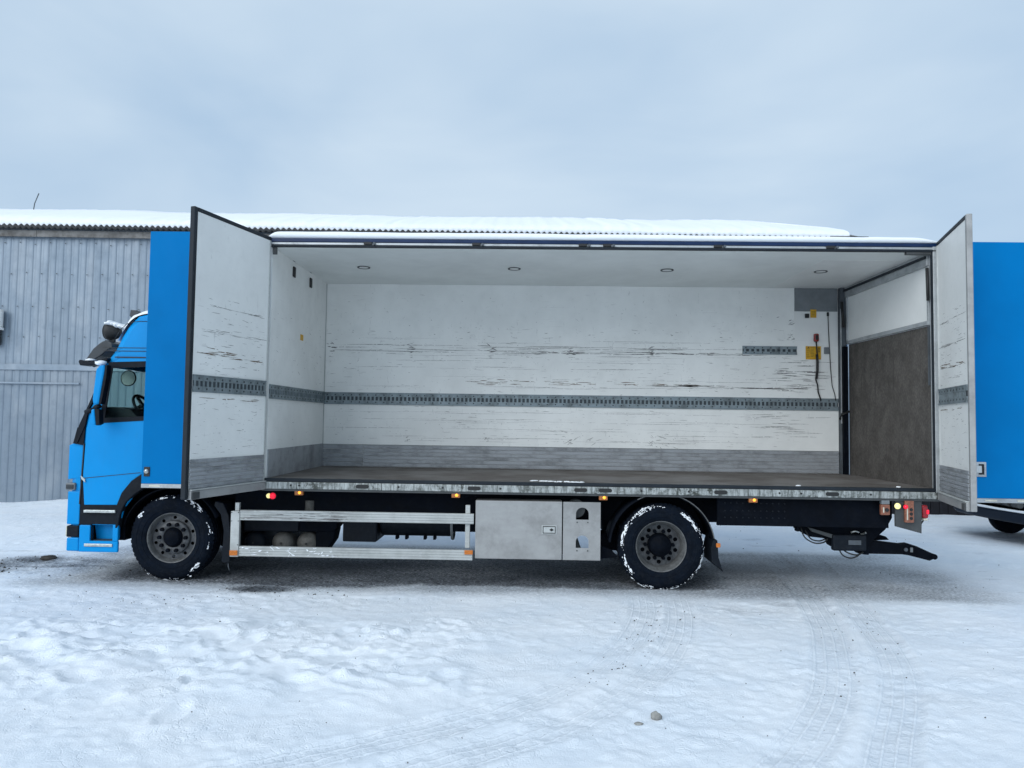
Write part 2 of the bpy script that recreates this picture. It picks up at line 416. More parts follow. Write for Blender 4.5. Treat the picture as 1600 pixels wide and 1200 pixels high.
def make_ground():
    fx = np.arange(-8, 12.001, .026); fy = np.arange(-6.0, 2.6, .024)
    def grow(start, step, limit, sign):
        o = []; p = start
        while abs(p) < limit: step *= 1.12; p = p+sign*step; o.append(p)
        return o
    xs = np.array(sorted(grow(-8, .026, 900, -1)) + list(fx) + grow(12, .026, 900, 1))
    midy = np.arange(2.66, 9.5, .07)
    ys = np.array(sorted(grow(-6.0, .024, 700, -1)) + list(fy) + list(midy) + grow(9.5, .07, 2200, 1))
    X, Y = np.meshgrid(xs, ys); n = X.shape
    near = np.exp(-np.maximum(0, np.hypot(X-3, Y+2)-16)**2/200.)
    z = (fbm(X*.33, Y*.33, 3, 3)-.5)*.09
    # keep the strip under the truck flat so that the wheels stand on it
    flat = sst(-.9, -.1, Y)*(1-sst(2.8, 4.2, Y))*sst(-3.5, -2., X)*(1-sst(7, 9, X))
    z = z*(1-flat)
    # old trampled ridge of soft snow, middle left
    zone = sst(-3.9, -3.1, Y)*(1-sst(-2.0, -1.2, Y))*(1-sst(1.8, 3.4, X))
    bil = np.abs(fbm(X*1.5+.6*fbm(X*2, Y*2, 2, 9), Y*2.1, 3, 21)-.5)*2
    lump = (1-bil)**2.2
    bl2 = np.abs(fbm(X*2.7+3, Y*3.6, 3, 231)-.5)*2
    z += zone*(.085*np.minimum(bil, .5) + .032*np.minimum(bl2, .5) + .012*(fbm(X*3.2, Y*4.4, 4, 5, .6)-.5))
    ridg = 1-np.abs(fbm(X*2.6, Y*3.4, 4, 305, .6)-.5)*5; z += .026*np.clip(ridg, 0, 1)**3*(zone*.9+.22)*near
    pits = np.zeros(n)
    prs = np.random.default_rng(5)
    for k in range(30):
        cx, cy = prs.uniform(-4, 2.8), prs.uniform(-3.8, -1.5); a = prs.uniform(0, 3.14); rx, ry = prs.uniform(.12, .2), prs.uniform(.07, .11)
        u = (X-cx)*math.cos(a)+(Y-cy)*math.sin(a); w = -(X-cx)*math.sin(a)+(Y-cy)*math.cos(a)
        q = (u/rx)**2+(w/ry)**2
        pits += -.014*np.exp(-q**1.4) + .014*np.exp(-(np.sqrt(q)-1.45)**2*7)
    z += pits*np.clip(near, 0, 1)
    chop = (fbm(X*4.4, Y*4.9, 4, 31, .62)-.5)*.034
    fine = (fbm(X*14, Y*15, 3, 41, .65)-.5)*.022*(.3+.9*sst(.35, .65, fbm(X*.9, Y*1.1, 3, 45)))
    patch = sst(.38, .62, fbm(X*.55, Y*.8, 3, 77))
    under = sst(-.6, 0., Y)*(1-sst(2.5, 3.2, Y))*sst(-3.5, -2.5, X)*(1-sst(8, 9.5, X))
    z += (chop*(.35+.65*patch)+fine)*near*(1-.72*under)
    tu = np.zeros(n); tv = np.zeros(n); track = np.zeros(n); tr_dirt = np.zeros(n)
    T = [([(6.75,3.0),(6.62,1.6),(6.42,.3),(6.13,-1.1),(5.78,-2.15),(5.42,-3.05),(5.0,-3.8),(4.45,-4.6),(3.7,-5.6)], .17, 1.),
         ([(7.35,2.9),(7.05,1.2),(6.75,-.3),(6.45,-1.6),(6.16,-2.5),(5.84,-3.2),(5.45,-3.9),(5.0,-4.7),(4.3,-5.8)], .15, .9),
         ([(4.46,.0),(4.36,-.9),(4.1,-1.9),(3.72,-2.7),(3.3,-3.3),(2.75,-3.8),(2.1,-4.25),(1.3,-4.7),(.2,-5.2)], .15, .75),
         ([(4.86,.0),(4.72,-1.0),(4.47,-2.0),(4.08,-2.9),(3.6,-3.6),(3.0,-4.15),(2.3,-4.6),(1.4,-5.1)], .15, .75)]
    for pts, hw, st in T:
        d, sg, arc, tot = polydist(X, Y, catmull(pts))
        fade = sst(0, .9, arc)*(1-sst(tot-.8, tot, arc))*st*(.35+.95*fbm(X*1.1, Y*1.1, 2, 55))
        inn = 1-sst(hw-.03, hw+.02, d)
        ribs = .5+.5*np.cos(sg/(hw*2)*2*math.pi*4.5)
        lug = .5+.5*np.cos(arc/.055*2*math.pi + np.sign(sg)*1.2)
        z += fade*(-.016*inn + .006*inn*ribs**.7 + .012*np.exp(-((d-hw-.03)/.028)**2))
        mm = fade*inn > track; tu = np.where(mm, sg/(2*hw), tu); tv = np.where(mm, arc, tv)
        track = np.maximum(track, fade*inn)
        tr_dirt = np.maximum(tr_dirt, inn*fade*.16)
    # snow banked a little against the shed on the left, ground dips behind the truck
    z += -.07*sst(3, 7, Y)*near + .10*sst(6.2, 8.0, Y)*np.exp(-((X+7.0)/1.2)**2)
    # dirt; below the truck this mask also carries painted shade
    d = np.zeros(n)
    nz = fbm(X*1.3, Y*2.4, 4, 91); nf = fbm(X*4, Y*7, 4, 97)
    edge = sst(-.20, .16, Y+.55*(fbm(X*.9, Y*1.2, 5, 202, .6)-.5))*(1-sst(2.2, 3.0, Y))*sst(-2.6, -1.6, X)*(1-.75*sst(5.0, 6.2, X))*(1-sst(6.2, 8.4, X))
    d = np.maximum(d, under*(.35+.4*nz)); d = np.maximum(d, edge*(.62+.6*nz))  # dirty ice under the truck, darkened further to paint in its shade
    d = np.maximum(d, np.exp(-((X-.08)/.42)**2-((Y+.22)/.20)**2)*1.35)
    d = np.maximum(d, np.exp(-((X-.55)/.35)**2-((Y+.12)/.14)**2)*.7)
    strip = np.exp(-((Y-.95-.10*(X+3))/.62)**2)*sst(-11, -5, X)*(1-sst(-1.5, -.4, X))
    d = np.maximum(d, strip*(.25+.9*nf))
    d = np.maximum(d, np.exp(-((X+3.5)/.55)**2-((Y-1.2)/.28)**2)*1.0)
    d = np.maximum(d, sst(-1.3, .6, Y+.8*(nz-.5))*(1-sst(1.6, 3.2, Y))*sst(3.8, 4.8, X)*(1-sst(6.6, 9.2, X))*(.10+.75*nf*nz*1.6))
    d = np.maximum(d, np.exp(-((X-6.2)/.7)**2-((Y+3.2)/.16)**2)*.35*nf)
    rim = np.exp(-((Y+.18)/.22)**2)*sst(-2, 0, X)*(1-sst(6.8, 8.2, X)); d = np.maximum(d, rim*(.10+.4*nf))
    d = np.maximum(d, tr_dirt*.35)
    d = np.maximum(d, .30*sst(.60, .75, fbm(X*1.3, Y*6.5, 5, 131, .65))*near*sst(-2.6, -.4, Y))
    d = np.clip(d, 0, 1.3)
    far = 1-near
    z = z*near + far*(-.07)
    ny, nx = n
    co = np.stack([X.ravel(), Y.ravel(), z.ravel()], 1)
    idx = np.arange(nx*ny).reshape(ny, nx)
    q = np.stack([idx[:-1, :-1].ravel(), idx[:-1, 1:].ravel(), idx[1:, 1:].ravel(), idx[1:, :-1].ravel()], 1)
    me = bpy.data.meshes.new("snow_ground")
    me.vertices.add(len(co)); me.vertices.foreach_set('co', co.ravel())
    me.loops.add(q.size); me.loops.foreach_set('vertex_index', q.ravel().astype(np.int32))
    me.polygons.add(len(q)); me.polygons.foreach_set('loop_start', np.arange(0, q.size, 4, dtype=np.int32))
    me.polygons.foreach_set('loop_total', np.full(len(q), 4, dtype=np.int32))
    me.update(calc_edges=True)
    me.polygons.foreach_set('use_smooth', np.ones(len(q), bool))
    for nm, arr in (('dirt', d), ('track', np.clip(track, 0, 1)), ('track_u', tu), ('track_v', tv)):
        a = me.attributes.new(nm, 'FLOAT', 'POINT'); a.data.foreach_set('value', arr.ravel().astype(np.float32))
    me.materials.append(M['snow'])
    o = bpy.data.objects.new("snow_ground", me); COL.objects.link(o)
    tag(o, kind='structure')
    return (xs, ys, z)
GX, GY, GZ = make_ground()
def gz(x, y): return float(GZ[min(len(GY)-1, int(np.searchsorted(GY, y))), min(len(GX)-1, int(np.searchsorted(GX, x)))])

# ------------------------------------------------------------------ long metal shed
EX0, EX1, EY, EZ, RY, RZ, RX1 = -24.0, 10.9, 8.0, 6.34, 13.0, 7.88, 9.7
shed = empty("metal_shed", (-6, 8.05, 0), "long grey sheet metal shed with snowy corrugated roof behind the truck", "shed")
WY = 8.22
def wall_sheet(x, z0, z1, mat, proud=0., n=6, pitch=.176):
    mb = MB(); prof = []
    for i in range(n):
        b = x+i*pitch
        prof += [(b, 0), (b+.030, 0), (b+.062, -.011), (b+.085, -.013), (b+.125, -.013), (b+.150, -.010), (b+.170, 0)]
    prof.append((x+n*pitch, 0)); k = len(prof)
    vs = [(p, WY+q-proud, z0) for p, q in prof]+[(p, WY+q-proud, z1) for p, q in prof]
    mb.add(vs, [(i, i+1, k+i+1, k+i) for i in range(k-1)])
    return mb.build("wall_sheet", mat, shed, recalc=False)
first = None; lowf = None
x = -24.0; i = 0
while x < 10.6:
    if first is None: first = wall_sheet(x, 3.0, 6.3, 'shed'); lowf = wall_sheet(x, -.25, 3.02, 'shed_lo', .012)
    else:
        dup(first, (x+.528, WL[first.name].y + (.004 if i % 2 else 0), 4.65)); dup(lowf, (x+.528, WL[lowf.name].y + (.004 if i % 2 else 0), 1.385+random.uniform(-.02, .02)))
    x += 1.056; i += 1
mb = MB()
for k in range(196):
    xx = -23.9+k*.176
    if xx > 10.6: break
    for zz in (5.95, 5.25, 4.45, 3.75):
        if (k+int(zz*7)) % 2 == 0: mb.cyl((xx+.11, WY-.028, zz+random.uniform(-.03, .03)), .014, .012, 'y', 6)
mb.build("screw", 'steel_dk', shed, kind="stuff", recalc=False)
MB().box(EX0, 10.6, WY-.055, WY-.026, 2.98, 3.12).build("flashing_strip", 'shed', shed, bevel=.006, label="pale horizontal flashing strip")
MB().box(EX0, -7.3, WY-.075, WY-.045, 2.66, 2.70).build("batten", 'shed', shed)
MB().box(EX0, 10.6, WY+.02, WY+.3, -.3, 6.2).build("wall_core", 'steel_dk', shed)
MB().box(10.6, 10.75, WY-.02, 18, -.3, 6.2).build("end_wall", 'shed', shed)
for k in range(9):
    MB().box(EX0+k*3.9+.004, EX0+(k+1)*3.9-.004, EY+.10, EY+.13, 6.09, 6.245).build("fascia_board", 'wood', shed, bevel=.006)
# corrugated roof sheets, each a part
def wz(x): return .026*math.cos(2*math.pi*x/.132)
sl = (RZ-EZ)/(RY-EY)
def roof_sheet(x0, n=9):
    mb = MB(); m = n*8; vs = []
    for i in range(m+1):
        xx = x0+i*.132/8
        for (yy, dz) in ((EY, 0), (EY+1.8, 0), (EY+1.8, -.03), (EY, -.075)):
            vs.append((xx, yy, EZ+(yy-EY)*sl+wz(xx)+dz))
    fs = []
    for i in range(m):
        a = i*4; b = a+4
        fs += [(a, b, b+1, a+1), (a+3, a+2, b+2, b+3), (a, a+3, b+3, b)]
    return mb.add(vs, fs, 0, True).build("roof_sheet", 'roofsheet', shed, recalc=False)
x = EX0; rs = None
while x < 10.1:
    if rs is None: rs = roof_sheet(x); c0 = WL[rs.name]; step = 9*.132
    else: dup(rs, (x+step/2, c0.y, c0.z+random.uniform(-.006, .006)))
    x += step
MB().add([(EX0,EY+.3,EZ-.01),(10.6,EY+.3,EZ-.01),(RX1-.2,RY,RZ-.15),(EX0,RY,RZ-.15),(10.6,18,EZ-.05),(EX0,18,EZ-.05)], [(0,1,2,3),(3,2,4,5),(1,4,2)]).build("roof_deck", 'roofsheet', shed, recalc=False)
MB().box(10.12, EX1+.12, EY-.01, EY+.18, EZ-.015, EZ+.035).build("eave_trim", 'roofsheet', shed)
def shed_snow():
    xs = np.concatenate([np.arange(EX0, 10.6, .02)]); prof = [(.02, 0), (.0, .04), (.02, .09), (.07, .13), (.3, .17), (1.2, .2), (2.5, .2), (4., .2), (5., .2), (5.3, .12), (10, .1)]
    vs = []
    for xx in xs:
        e = 1.0
        th = .85+.35*float(fbm(np.array(xx*.8), np.array(1.3), 3, 3))
        small = float(vnoise(np.array(xx*6.), np.array(2.), 8))*.03
        for j, (dy, dz) in enumerate(prof):
            yy = EY+dy
            base = EZ+min(dy, 10-dy if dy > 5 else dy)*sl
            # hipped right end
            hip = RX1+(EX1-RX1)*(1-min(dy, 5)/5) if dy <= 5 else RX1+(EX1-RX1)*((dy-5)/5)
            px = min(xx, hip)
            if xx > hip: base = base
            zz = base + (wz(xx)*.9+.006 if j == 0 else dz*th+small+wz(xx)*(.5 if j == 1 else 0))
            zz += .05*(float(vnoise(np.array(xx*.7), np.array(dy*.9), 5))-.5)*(1 if j > 3 else 0)
            vs.append((px, yy, zz))
    k = len(prof); n = len(xs)
    fs = [(i*k+j, (i+1)*k+j, (i+1)*k+j+1, i*k+j+1) for i in range(n-1) for j in range(k-1)]
    # hip plane and tail
    mb = MB(); mb.add(vs, fs, 0, True)
    hp = []; m = 30
    for i in range(m+1):
        t = i/m
        for s_ in range(9):
            w = s_/8
            y0, y1 = EY, EY+10.
            px = RX1 + (EX1-RX1)*t; half = 5*t
            yy = RY - half + 2*half*w
            zz = RZ + .17 - (RZ-EZ+.05)*t - .10*t**6 + .04*(float(vnoise(np.array(px*4.), np.array(yy*1.3), 6))-.5)
            hp.append((px, yy, zz))
    fs2 = [(i*9+j, i*9+j+1, (i+1)*9+j+1, (i+1)*9+j) for i in range(m) for j in range(8)]
    mb.add(hp, fs2, 0, True)
    o = mb.build("roof_snow", 'fresh', shed, recalc=False, kind="stuff"); return o
shed_snow()
MB().tube([(-11.5, 12.7, 7.9), (-11.46, 12.7, 8.2), (-11.35, 12.7, 8.5)], .014, 5).build("antenna_rod", 'steel_dk', shed)
mb = MB(); mb.cyl((-9.2, WY-.16, 4.15), .13, .42, 'z', 16); mb.cyl((-9.2, WY-.16, 3.92), .15, .05, 'z', 16)
lampo = mb.build("wall_lantern", 'white_clean', shed)
MB().box(-9.29, -9.17, WY-.2, WY-.02, 3.55, 3.9).build("lantern_bracket", 'greydk', shed, bevel=.01)
# low dark shed beyond
shed.rotation_euler = (0, 0, math.radians(1.8))
ds = empty("dark_shed", (13.2, 9.0, 0), "low dark boarded shed glimpsed beyond the rear of the truck", "shed")
for k in range(20): MB().box(11.2+k*.2, 11.2+k*.2+.185, 8.6, 8.64, -.2, 2.2).build("board", 'darkwood', ds)
MB().box(11.15, 15.3, 8.645, 11, -.2, 2.2).build("wall_core", 'darkwood', ds)
MB().plate([(11.0, 2.2), (15.4, 2.2), (13.2, 2.7)], 8.5, 11.1).build("roof", 'darkwood', ds)

# ------------------------------------------------------------------ dark van at the far right
van = empty("dark_van", (13.4, 4.7, 0), "dark navy van parked behind the right blue door, only its snowy front bumper showing", "van")
def vt(p): return p
MB().plate([(11.33,.62),(11.3,.95),(11.5,1.15),(12.1,1.3),(12.8,1.95),(13.4,2.05),(16.2,2.05),(16.3,.45),(15.75,.40),(15.6,.70),(15.2,.78),(14.85,.70),(14.7,.40),(12.75,.36),(12.6,.70),(12.25,.80),(11.95,.72),(11.7,.45)], 3.75, 5.75).build("body", 'vanpaint', van, bevel=.07, seg=3)
bmb = MB(); bmb.plate([(11.22, 3.55), (11.14, 4.1), (11.10, 4.8), (11.14, 5.4), (11.35, 5.85), (11.9, 5.9), (11.9, 3.5), (11.45, 3.45)], .38, .56, axis='z')
bmb.build("bumper", 'vanpaint', van, bevel=.035, seg=3)
MB().plate([(11.21, 3.56), (11.12, 4.1), (11.08, 4.8), (11.12, 5.4), (11.34, 5.84), (11.42, 5.7), (11.22, 5.2), (11.2, 4.2), (11.33, 3.62)], .562, .59, axis='z').build("bumper_snow", 'fresh', van, bevel=.01, kind="stuff")
for k in range(6):
    MB().cyl((11.27, 3.85+k*.24, .68), .055, .17, 'y', 14).build("grille_bar", 'greydk', van, label="pale rounded grille element")
for yy in (3.82, 5.68):
    for xx in (12.28, 15.2):
        w = MB().cyl((xx, yy, .29), .33, .22, 'y', 32).build("tyre", 'rubber', van, bevel=.03)
        MB().cyl((xx, yy-.005 if yy < 5 else yy+.005, .29), .2, .225, 'y', 24).build("rim", 'rim', w, bevel=.01)
MB().plate([(11.9,1.33),(12.72,1.93),(12.74,1.90),(12.0,1.30)], 3.9, 5.6).build("windscreen", 'glass', van)

# ------------------------------------------------------------------ THE TRUCK
truck = empty("box_truck", (2.8, 1.25, 0), "bright blue box truck standing on snow with its white cargo side wide open", "truck")
L, ZF, ZC, BW = 7.87, 1.239, 4.024, 2.46
cab = MB
# --- cargo body
bw = MB().box(0, L-.11, BW, BW+.05, ZF-.02, ZC+.03).build("back_wall", 'white', truck, label="scuffed white rear side wall of the cargo space")
fw = MB().box(-.06, 0, 0.06, BW+.05, ZF-.02, ZC+.03).build("front_wall", 'white', truck, label="white bulkhead at the cab end of the cargo space")
ce = MB().box(-.06, L+.02, .06, BW+.05, ZC, ZC+.06).build("ceiling", 'ceiling', truck)
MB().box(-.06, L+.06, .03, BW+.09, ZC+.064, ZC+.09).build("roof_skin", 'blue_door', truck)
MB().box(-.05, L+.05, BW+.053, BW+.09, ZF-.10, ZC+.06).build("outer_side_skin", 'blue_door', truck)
fl = MB().box(0, L-.01, .06, BW, ZF-.05, ZF).build("cargo_floor", 'floor', truck)
def rail(parent, p0, u, nrm, width, z0, z1, pitch=.062, T=None):
    """perforated lashing rail: two bands joined by bridges over a dark recess"""
    u = Vector(u); nrm = Vector(nrm); p0 = Vector(p0)
    TT = lambda p: p0 + u*p.x + nrm*p.y + Vector((0, 0, p.z))
    mb = MB(TT); h = z1-z0; a, b = z0+h*.34, z0+h*.66
    mb.box(0, width, 0, .012, z0, a); mb.box(0, width, 0, .012, b, z1)
    mb.box(0, width, .012, .018, z0, z0+h*.07); mb.box(0, width, .012, .018, z1-h*.07, z1)
    x = .02; k = 0
    while x < width-.03:
        mb.box(x, x+pitch*.42, 0, .012, a, b)
        x += pitch; k += 1
    o = mb.build("lashing_rail", 'galv', parent, recalc=False)
    mb = MB(TT); mb.box(0, width, 0, .003, a, b)
    return o, TT
def rail_back(parent, p0, u, nrm, width, z0, z1, mat='recess'):
    u = Vector(u); nrm = Vector(nrm); p0 = Vector(p0); h = z1-z0
    mb = MB(lambda p: p0 + u*p.x + nrm*p.y + Vector((0, 0, p.z)))
    mb.box(.002, width-.002, 0, .003, z0+h*.33, z0+h*.67)
    # rivet holes and pale bolt heads
    for k in range(int(width/.124)):
        for zz in (z0+h*.2, z0+h*.8):
            x = .05+k*.124; mb.cyl((x, .0135, zz), .011, .004, 'y', 6)
    mb.build("slot_recess", mat, parent, recalc=False, kind="stuff")
def kick(parent, p0, u, nrm, width, z0, z1, n=6, mat='alu_kick'):
    u = Vector(u); nrm = Vector(nrm); p0 = Vector(p0); h = (z1-z0)/n
    for i in range(n):
        mb = MB(lambda p: p0 + u*p.x + nrm*p.y + Vector((0, 0, p.z)))
        mb.box(0, width, 0, .012+.003*(i % 2), z0+i*h+.003, z0+(i+1)*h-.003)
        mb.build("kick_strip", mat, parent, bevel=.003, seg=1)
rail(bw, (0, BW, 0), (1, 0, 0), (0, -1, 0), L-.115, 2.178, 2.36); rail_back(bw, (0, BW, 0), (1, 0, 0), (0, -1, 0), L-.115, 2.178, 2.36)
rail(bw, (6.33, BW, 0), (1, 0, 0), (0, -1, 0), .815, 3.012, 3.138, .078); rail_back(bw, (6.33, BW, 0), (1, 0, 0), (0, -1, 0), .815, 3.012, 3.138)
kick(bw, (0, BW, 0), (1, 0, 0), (0, -1, 0), .62, ZF+.002, 1.566, 5); kick(bw, (.625, BW, 0), (1, 0, 0), (0, -1, 0), L-.115-.625, ZF+.002, 1.566, 6)
MB().box(.0, L-.115, BW-.006, BW, 1.567, 1.573).build("trim_strip", 'steel_dk', bw)
rail(fw, (0, .07, 0), (0, 1, 0), (1, 0, 0), BW-.09, 2.19, 2.362); rail_back(fw, (0, .07, 0), (0, 1, 0), (1, 0, 0), BW-.09, 2.19, 2.362)
MB().box(0, .012, .08, BW-.02, ZF+.002, 1.58).build("kick_plate", 'alu_kick', fw, bevel=.002)
for (yy, zz) in ((.86, 3.93), (1.6, 3.925)):
    MB().box(0, .02, yy-.045, yy+.045, zz-.07-.05, zz+.07-.05).build("vent_slot", 'print', fw, bevel=.01)
    MB().box(0, .008, yy-.045, yy+.045, zz+.10-.12+.17, ZC-.003).build("cable_cover", 'grey', fw)
MB().box(0, .004, 1.22, 1.34, 3.02, 3.10).build("label_plate", 'yellow', fw)
MB().box(0.001, .006, BW-.03, BW-.002, ZF, ZC-.01).build("corner_trim", 'alu_lt', fw)
# scuff strokes
def strokes(parent, p0, u, nrm, specs, seed, mat='scuff'):
    rs_ = random.Random(seed); u = Vector(u); nrm = Vector(nrm); p0 = Vector(p0)
    mb = MB(lambda p: p0 + u*p.x + nrm*(p.y) + Vector((0, 0, p.z)))
    for (x, z, ln, wd, ang) in specs(rs_):
        k = max(2, int(ln/.025)); pts = []; ca, sa = math.cos(ang), math.sin(ang); off = 0
        for i in range(k+1):
            t = i/k-.5; off += rs_.uniform(-.0015, .0015)
            w = wd*rs_.uniform(.45, 1)*(1-abs(2*t)**3*.8)
            pts.append((x+t*ln*ca-off*sa, z+t*ln*sa+off*ca, w))
        vs = []
        for (a, b, w) in pts: vs += [(a, .0009, b-w/2), (a, .0009, b+w/2)]
        fs = [(2*i, 2*i+2, 2*i+3, 2*i+1) for i in range(k) if rs_.random() > .06]
        mb.add(vs, fs)
    if mb.f: mb.build("scuff_mark", mat, parent, recalc=False, kind="stuff")
def rnd_specs(n, x0, x1, z0, z1, ll=(.02, .2), ww=(.002, .008), tilt=.03):
    return lambda r: [(r.uniform(x0, x1), r.uniform(z0, z1), r.uniform(*ll)*r.random()**1.3+.012, r.uniform(*ww), r.gauss(0, tilt)) for _ in range(n)]
def back_specs(r):
    o = []
    for cxk in (.07, 1.30, 2.53, 3.74, 4.93):
        for _ in range(9): o.append((cxk+r.uniform(-.035, .07), r.uniform(2.98, 3.12), r.uniform(.03, .10), r.uniform(.008, .022), r.gauss(0, .3)))
        for _ in range(4): o.append((cxk+r.uniform(0, .9), r.uniform(2.98, 3.1), r.uniform(.2, .9), r.uniform(.003, .007), r.gauss(0, .004)))
        for _ in range(3): o.append((cxk+r.uniform(-.02, .04), r.uniform(2.90, 2.95), r.uniform(.03, .07), r.uniform(.005, .01), 0))
    for k in range(34): o.append((r.uniform(.1, 6.9), r.choice([3.0, 3.0, 3.012, 2.99, 2.955, 3.09])+r.gauss(0, .006), r.uniform(.15, .75), r.uniform(.003, .010), r.gauss(0, .004)))
    for k in range(40): o.append((r.uniform(3.1, 6.6), 3.0+r.gauss(0, .012), r.uniform(.08, .35), r.uniform(.004, .012), r.gauss(0, .006)))
    for cxk in (1.27, 2.47, 3.73, 4.95):
        for _ in range(8): o.append((cxk+r.uniform(-.01, .05), r.uniform(1.62, 1.70), r.uniform(.02, .06), r.uniform(.005, .014), r.gauss(0, .8)))
        for _ in range(2): o.append((cxk+r.uniform(.2, .8), r.uniform(1.64, 1.69), r.uniform(.3, .9), .003, 0))
    for k in range(10): o.append((.35+k*.62+r.gauss(0, .05), 3.29+r.gauss(0, .015), r.uniform(.03, .07), .010, r.gauss(0, .15)))
    for cxk, czk in ((7.08, 3.50), (7.32, 3.48), (7.1, 3.27), (7.18, 3.24)):
        for _ in range(9): o.append((cxk+r.gauss(0, .04), czk+r.gauss(0, .025), r.uniform(.03, .10), r.uniform(.006, .014), r.gauss(.6, .7)))
    for _ in range(50): o.append((r.gauss(7.1, .26), r.uniform(2.45, 2.93), r.uniform(.1, .42), r.uniform(.004, .012), r.gauss(0, .02)))
    for _ in range(28): o.append((r.uniform(5.9, 7.5), 2.50+r.gauss(0, .006), r.uniform(.1, .5), r.uniform(.004, .009), 0))
    for _ in range(24): o.append((r.gauss(5.6, .35), 2.52+r.gauss(0, .01), r.uniform(.1, .5), r.uniform(.004, .009), 0))
    for _ in range(22): o.append((r.gauss(6.9, .25), r.uniform(1.75, 2.12), r.uniform(.1, .5), r.uniform(.004, .009), r.gauss(0, .02)))
    for _ in range(14): o.append((r.gauss(5.1, .12), r.gauss(1.69, .05), r.uniform(.03, .12), r.uniform(.004, .012), r.gauss(-.5, .3)))
    for _ in range(10): o.append((r.gauss(3.95, .18), r.gauss(1.73, .08), r.uniform(.03, .12), r.uniform(.004, .01), r.gauss(.5, .3)))
    return o
strokes(bw, (0, BW, 0), (1, 0, 0), (0, -1, 0), back_specs, 3)
strokes(bw, (0, BW, 0), (1, 0, 0), (0, -1, 0), rnd_specs(900, .05, 7.1, 1.60, 3.4, (.01, .16), (.001, .006), .06), 4)
strokes(bw, (0, BW, 0), (1, 0, 0), (0, -1, 0), rnd_specs(60, .05, 7.0, 3.3, 3.9, (.02, .1), (.001, .004), .4), 5)
strokes(bw, (0, BW, 0), (1, 0, 0), (0, -1, 0), lambda r: [(r.uniform(2.2, 5.8), 2.545+r.gauss(0, .018), r.uniform(.05, .25), r.uniform(.004, .014), 0) for _ in range(46)], 6, 'scuff_brown')
strokes(bw, (0, BW, 0), (1, 0, 0), (0, -1, 0), lambda r: [(r.uniform(.5, 6.6), r.choice([1.68, 1.75, 1.83, 1.95, 2.08, 2.46, 2.6, 2.75, 2.88, 2.95, 3.03, 3.07, 3.16])+r.gauss(0, .012), r.uniform(.3, 1.6), r.uniform(.0015, .0045), r.gauss(0, .002)) for _ in range(90)], 41)
strokes(bw, (0, BW, 0), (1, 0, 0), (0, -1, 0), rnd_specs(260, .05, 7.1, 1.60, 3.9, (.006, .05), (.003, .010), 1.2), 42)
strokes(fw, (0, 0, 0), (0, 1, 0), (1, 0, 0), rnd_specs(90, .1, 2.4, 1.62, 3.3, (.02, .1), (.003, .008), .4), 8)
# ceiling lamps, patches
for k, (xx, yy) in enumerate(((.85, 1.2), (2.9, 1.2), (4.96, 1.2), (7.015, 1.2))):
    if k == 0:
        cl = MB().lathe((xx, yy, ZC-.006), [(.062, 0), (.085, -.006), (.088, .004)], 28, axis='z').build("ceiling_lamp", 'greydk', ce, recalc=False); ld = MB().cyl((xx, yy, ZC-.004), .062, .006, 'z', 28).build("lamp_lens", 'white_clean', ce)
    else: dup(cl, (xx, yy, WL[cl.name].z)); dup(ld, (xx, yy, WL[ld.name].z))
MB().box(6.78, 7.86, .5, 2.44, ZC-.003, ZC+.001).build("patch_panel", 'white_clean', ce)
strokes(ce, (0, 0, 0), (1, 0, 0), (0, 0, -1), lambda r: [], 9)
# back wall right-hand equipment
MB().box(7.112, 7.75, BW-.012, BW, 3.672, ZC-.002).build("grey_panel", 'grey', bw, label="plain grey rectangle under the ceiling")
MB().box(7.112, 7.75, BW-.006, BW, 3.145, 3.665).build("repair_panel", 'white_clean', bw)
MB().box(7.262, 7.325, BW-.03, BW-.012, 3.57, 3.635).build("switch_box", 'print', bw, bevel=.004)
yl = MB().box(7.345, 7.435, BW-.016, BW-.0125, 3.575, 3.70).build("label_plate", 'yellow', bw, label="small yellow warning label")
yl2 = MB().box(7.275, 7.50, BW-.014, BW-.007, 2.945, 3.143).build("label_plate", 'yellow', bw, label="wide yellow warning label")
mb = MB(); r_ = random.Random(2)
for k in range(5): mb.box(7.285+.0, 7.285+r_.uniform(.03, .05), BW-.0155, BW-.0142, 3.10-k*.03, 3.105-k*.03)
for k in range(7): mb.box(7.345, 7.345+r_.uniform(.04, .06), BW-.0155, BW-.0142, 3.12-k*.022, 3.124-k*.022)
for k in range(3): mb.box(7.462, 7.48, BW-.0155, BW-.0142, 3.055+k*.025, 3.072+k*.025)
mb.plate([(7.30, 3.115), (7.328, 3.115), (7.314, 3.138)], BW-.0155, BW-.0142)
for k in range(4): mb.box(7.36, 7.36+r_.uniform(.04, .06), BW-.0175, BW-.0162, 3.60+k*.022, 3.604+k*.022)
mb.build("label_print", 'print', bw, kind="stuff")
MB().box(7.545, 7.625, BW-.03, BW-.006, 3.03, 3.13).build("socket_plate", 'grey', bw, bevel=.006)
hs = MB().box(7.385, 7.455, BW-.07, BW-.012, 3.21, 3.33).build("control_handset", 'red', bw, bevel=.018)
MB().box(7.40, 7.44, BW-.076, BW-.069, 3.235, 3.305).build("handset_button", 'print', bw, bevel=.004)
MB().tube([(7.42, BW-.04, 3.21), (7.43, BW-.04, 3.08), (7.435, BW-.04, 3.0), (7.43, BW-.035, 2.75), (7.415, BW-.03, 2.64), (7.44, BW-.03, 2.56), (7.45, BW-.03, 2.45), (7.49, BW-.03, 2.33)], .011, 8).build("handset_cable", 'print', bw)
MB().tube([(7.427, BW-.045, 3.02), (7.436, BW-.045, 2.9), (7.432, BW-.045, 2.78), (7.417, BW-.045, 2.65)], .02, 8).build("cable_sleeve", 'print', bw)
